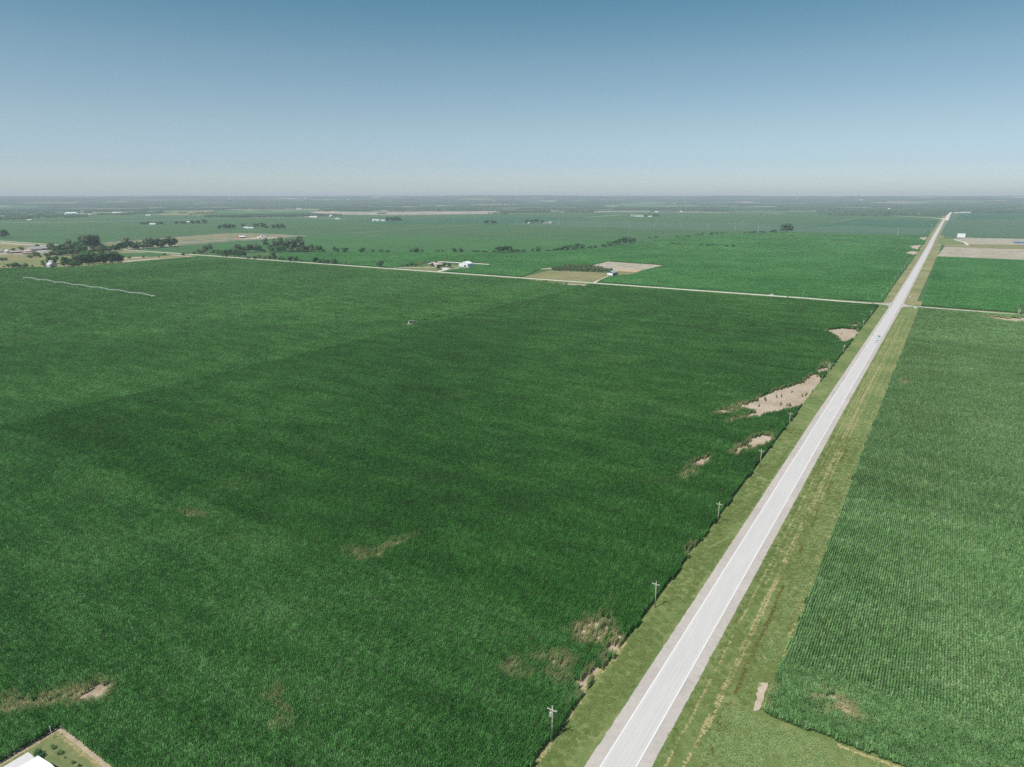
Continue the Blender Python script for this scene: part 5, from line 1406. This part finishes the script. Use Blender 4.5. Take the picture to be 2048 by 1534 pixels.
# tall transmission poles on the far plain
tp = empty('transmission_pole', (0, 0, 0))
mb = MB(); mb.tube((0, 0, -.5), (0, 0, 30), .75, .45, 8); mb.build('pole', M['steel'], tp)
for z_, u in ((27, 3.4), (23.5, 3.4), (20, 3.4)):
    mb = MB(); mb.box(-.2, -u, z_, .2, u, z_ + .4); mb.build('crossarm', M['steel'], tp)
TP = [(729.5, 440.6), (829.5, 442.4), (871, 443.2), (907.5, 444), (949, 445.2), (997.5, 446), (1032, 447), (1118.5, 450), (1164.5, 451), (1211, 452.5), (1259, 453.8), (1308.5, 455), (1361.5, 456.4), (1416, 458.4), (1470, 460.4), (1516.5, 461), (1795, 470.6), (1861, 463)]
for i, (px, py) in enumerate(TP):
    o = tp if i == 0 else copy_tree(tp)
    X, Y, _ = at(px, py); o.location = (X, Y, 0)
    lb = ('leftmost pale pole of the far transmission line' if i == 0 else 'tall pale pole of the far line beside the distant highway' if i == 17 else 'pale transmission pole standing alone above the bright field near the highway' if i == 16 else ORD[i] + ' pale pole from the left of the far transmission line')
    tag(o, lb, 'transmission pole', 'poles of the far transmission line')
# post at the lawn corner
X, Y, mp = at(105, 1476.5)
pe = empty('yard_post', (X, Y, 0)); pe.rotation_euler = (0, R(-3), 0)
mb = MB(); mb.tube((0, 0, -.2), (0, 0, 3.4), .08, .06, 8); mb.build('post', M['white'], pe)
mb = MB(); mb.box(-.28, -.05, 3.4, .28, .05, 3.52); mb.tube((0, 0, 3.5), (0, 0, 3.75), .09, .05, 8); mb.build('cap', M['porcelain'], pe)
tag(pe, 'thin white post at the corner of the small lawn', 'post')

# road signs at the crossing
def sign(px, py, lb, mat, w=.75, rz=0):
    X, Y, _ = at(px, py); e = empty('road_sign', (X, Y, 0), rz)
    mb = MB(); mb.tube((0, 0, -.2), (0, 0, 2.6), .05, .05, 6); mb.build('post', M['steel'], e)
    mb = MB(); mb.box(-w, -.1, 1.7, w, -.06, 2.9); mb.build('plate', mat, e)
    tag(e, lb, 'road sign', 'road signs at the crossing')


sign(1830, 619, 'white road sign at the lower right corner of the gravel crossing', M['white'], 1.1)
sign(1819.5, 597.4, 'white road sign on the right verge beyond the crossing', M['white'], .7)
sign(1767.3, 622, 'pale road sign on the left verge below the crossing', M['tan'], .7)

# ------------------------------------------------------------------ irrigation machines
def pivot_tower(parent):
    mb = MB()
    for sx in (-1, 1):
        for sy in (-1, 1): mb.tube((sx * 1.7, sy * 1.7, 0), (sx * .3, sy * .3, 4.4), .16, .12, 6)
    for a, b in (((-1, -1), (1, -1)), ((1, -1), (1, 1)), ((1, 1), (-1, 1)), ((-1, 1), (-1, -1))):
        for z_, k in ((1.6, 1.2), (3.1, .72)): mb.tube((a[0] * k, a[1] * k, z_), (b[0] * k, b[1] * k, z_), .08, .08, 5)
    mb.tube((0, 0, 0), (0, 0, 5.4), .2, .2, 10)
    return mb.build('pivot_tower', M['pipe'], parent)


A = np.array(at(48, 560.5)[:2]); B = np.array(at(305, 598)[:2])
D = B - A; LEN = float(np.hypot(*D)); ang = math.atan2(D[1], D[0])
ir = empty('irrigation_pivot', (A[0], A[1], 0), ang)
pivot_tower(ir)
mb = MB(); mb.box(-2.6, -2.6, -.05, 2.6, 2.6, .25); mb.build('pad', M['concrete'], ir)
NS = 7; SL = LEN / NS
for k in range(NS):
    mb = MB(); n = 10; prev = None
    for j in range(n + 1):
        t = j / n; p = (SL * (k + t), 0, 4.6 + 1.7 * math.sin(math.pi * t))
        q = [(p[0], s * .85 * math.sin(math.pi * t) ** .5, p[2] - 1.15 * math.sin(math.pi * t) ** .5) for s in (-1, 1)]
        if prev:
            mb.tube(prev[0], p, .20, .20, 8, cap=False)
            for s in (0, 1): mb.tube(prev[1][s], q[s], .06, .06, 5, cap=False)
        if 0 < j < n:
            for s in (0, 1): mb.tube(p, q[s], .05, .05, 4, cap=False)
            mb.tube(q[0], q[1], .08, .08, 4, cap=False)
        prev = (p, q)
    mb.build('pipe_span', M['pipe'], ir)
    mb = MB(); x_ = SL * (k + 1)
    for s in (-1, 1): mb.tube((x_, s * 2.0, .7), (x_, 0, 4.5), .13, .13, 6)
    mb.tube((x_, -2.2, .7), (x_, 2.2, .7), .12, .12, 6); mb.tube((x_, 0, 2.6), (x_, 1.0, 2.6), .08, .08, 5)
    tw = mb.build('drive_tower', M['pipe'], ir)
    for s in (-1, 1):
        mb = MB(); mb.tube((x_ - .18, s * 2.1, .62), (x_ + .18, s * 2.1, .62), .62, .62, 16); mb.build('wheel', M['tyre'], tw)
mb = MB(); mb.tube((LEN, 0, 4.6), (LEN + 8, 0, 4.9), .26, .2, 8); mb.tube((LEN, 0, 6.2), (LEN + 7, 0, 5.0), .06, .06, 4); mb.build('end_boom', M['pipe'], ir)
tag(ir, 'long pale arched irrigation pipe on wheeled towers across the left corn', 'irrigation machine')
X, Y, mp = at(817.5, 652)
i2 = empty('irrigation_pivot', (X, Y, 0), R(60))
pivot_tower(i2)
mb = MB(); prev = None
for j in range(7):
    t = j / 6; p = (5.5 * t * 1.6, 0, 5.3 + .5 * math.sin(math.pi * t) - .8 * t)
    if prev: mb.tube(prev, p, .22, .2, 8, cap=False)
    prev = p
mb.build('pipe', M['pipe'], i2)
mb = MB(); mb.box(-1.9, -1.9, -.05, 1.9, 1.9, .2); mb.build('pad', M['greyroof'], i2)
mb = MB(); mb.box(1.8, 2.0, .2, 2.6, 2.6, 1.9); mb.build('control_box', M['porcelain'], i2)
tag(i2, 'short pale pivot tower on a bare pad at the left field boundary', 'irrigation machine')

# white roofed building at the lower left corner
zr = 3.4
X, Y, mp = at(76, 1511, zr)
W_ = 14.0; L_ = 18.0
wb = empty('white_building', (X + W_ / 2, Y - L_ / 2, 0))
mb = MB(); mb.box(-W_ / 2 + .35, -L_ / 2 + .35, -.2, W_ / 2 - .35, L_ / 2 - .35, zr - .05); mb.build('wall', M['white'], wb)
mb = MB(); a, b = W_ / 2, L_ / 2
mb.face([(-a, -b, zr), (0, -b, zr + 1.1), (0, b, zr + 1.1), (-a, b, zr)]); mb.face([(0, -b, zr + 1.1), (a, -b, zr), (a, b, zr), (0, b, zr + 1.1)])
mb.face([(-a, b, zr), (0, b, zr + 1.1), (a, b, zr), (a, b, zr - .2), (-a, b, zr - .2)]); mb.face([(-a, -b, zr), (-a, b, zr), (-a, b, zr - .2), (-a, -b, zr - .2)])
mb.face([(a, b, zr), (a, -b, zr), (a, -b, zr - .2), (a, b, zr - .2)]); mb.face([(a, -b, zr), (0, -b, zr + 1.1), (-a, -b, zr), (-a, -b, zr - .2), (a, -b, zr - .2)])
mb.build('roof', M['whiteroof'], wb)
mb = MB(); mb.box(1, L_ / 2 - .36, 0, 2, L_ / 2 - .28, 2.1); mb.build('door', M['greyroof'], wb)
tag(wb, 'white metal roof of a building cut by the lower left corner', 'building')
x0 = LAWN_X0 + 1.0
mb = MB(); mb.face([(x0, 30, .03), (X + .4, 30, .03), (X + .4, Y + 1.0, .03), (x0 + .2, Y + .6, .03)])
tag(mb.build('concrete_pad', M['concrete']), 'pale concrete pad beside the white roofed building', 'pad', kind='structure')

# ------------------------------------------------------------------ air
HAZE = True
if HAZE:
    mb = MB(); mb.box(-29000, -950, -2.2, 29000, 29000, 300)
    # lowest ground is the ditch at -0.75 m
    hz = mb.build('haze', [])
    m = bpy.data.materials.new('haze_air'); m.use_nodes = True; nt = m.node_tree
    nt.nodes.remove(nt.nodes['Principled BSDF'])
    pv = nd(nt, 'ShaderNodeVolumePrincipled')
    pv.inputs['Color'].default_value = (.82, .925, 1.0, 1); pv.inputs['Density'].default_value = 6.4e-5
    pv.inputs['Anisotropy'].default_value = 0
    nt.links.new(pv.outputs[0], nt.nodes['Material Output'].inputs['Volume'])
    hz.data.materials.append(m)
    tag(hz, 'thin pale summer haze over the plain', 'haze', kind='stuff')

# ------------------------------------------------------------------ light
SUN_EL = R(57)
sx, sy = -.347, -.936
w = bpy.data.worlds.new('World'); sc.world = w; w.use_nodes = True
nt = w.node_tree; bg = nt.nodes['Background']
sky = nd(nt, 'ShaderNodeTexSky'); sky.sky_type = 'NISHITA'; sky.sun_disc = False
sky.sun_elevation = SUN_EL; sky.sun_rotation = math.atan2(sx, sy)
sky.air_density = 1.0; sky.dust_density = .6; sky.ozone_density = 2.0
tc = nd(nt, 'ShaderNodeTexCoord'); sp = nd(nt, 'ShaderNodeSeparateXYZ'); nt.links.new(tc.outputs['Generated'], sp.inputs[0])
grade = ramp(nt, sp.outputs['Z'], [(0, (.95, 1.0, 1.0)), (.015, (.72, .83, 1.0)), (.042, (.60, .69, .86)), (.094, (.62, .66, .69)), (.169, (.54, .63, .60)), (.244, (.34, .55, .53)), (.6, (.5, .58, .60))])
nt.links.new(mix(nt, sky.outputs[0], grade, 1.0, 'MULTIPLY'), bg.inputs['Color'])
bg.inputs['Strength'].default_value = .125
sl = bpy.data.lights.new('Sun', 'SUN'); sl.energy = 4.2; sl.angle = R(.53); sl.color = (1, .96, .90)
so = bpy.data.objects.new('Sun', sl); COL.objects.link(so)
dv = Vector((sx * math.cos(SUN_EL), sy * math.cos(SUN_EL), math.sin(SUN_EL)))
so.rotation_euler = dv.to_track_quat('Z', 'Y').to_euler()
so.location = (0, -50, 250)

# ------------------------------------------------------------------ camera
cam = bpy.data.cameras.new('Camera'); cam.lens = 24; cam.sensor_width = 36; cam.sensor_fit = 'HORIZONTAL'
cam.clip_start = 1; cam.clip_end = 120000
co = bpy.data.objects.new('Camera', cam); COL.objects.link(co)
co.location = (0, 0, CAM_H); co.rotation_euler = (R(90) - PITCH, 0, YAW)
sc.camera = co
sc.view_settings.view_transform = 'Standard'; sc.view_settings.look = 'None'
sc.view_settings.gamma = 1; sc.view_settings.exposure = .26
sc.view_settings.use_curve_mapping = False
sc.cycles.use_denoising = False
sc.cycles.max_bounces = 5; sc.cycles.diffuse_bounces = 3; sc.cycles.transmission_bounces = 3; sc.cycles.volume_bounces = 0
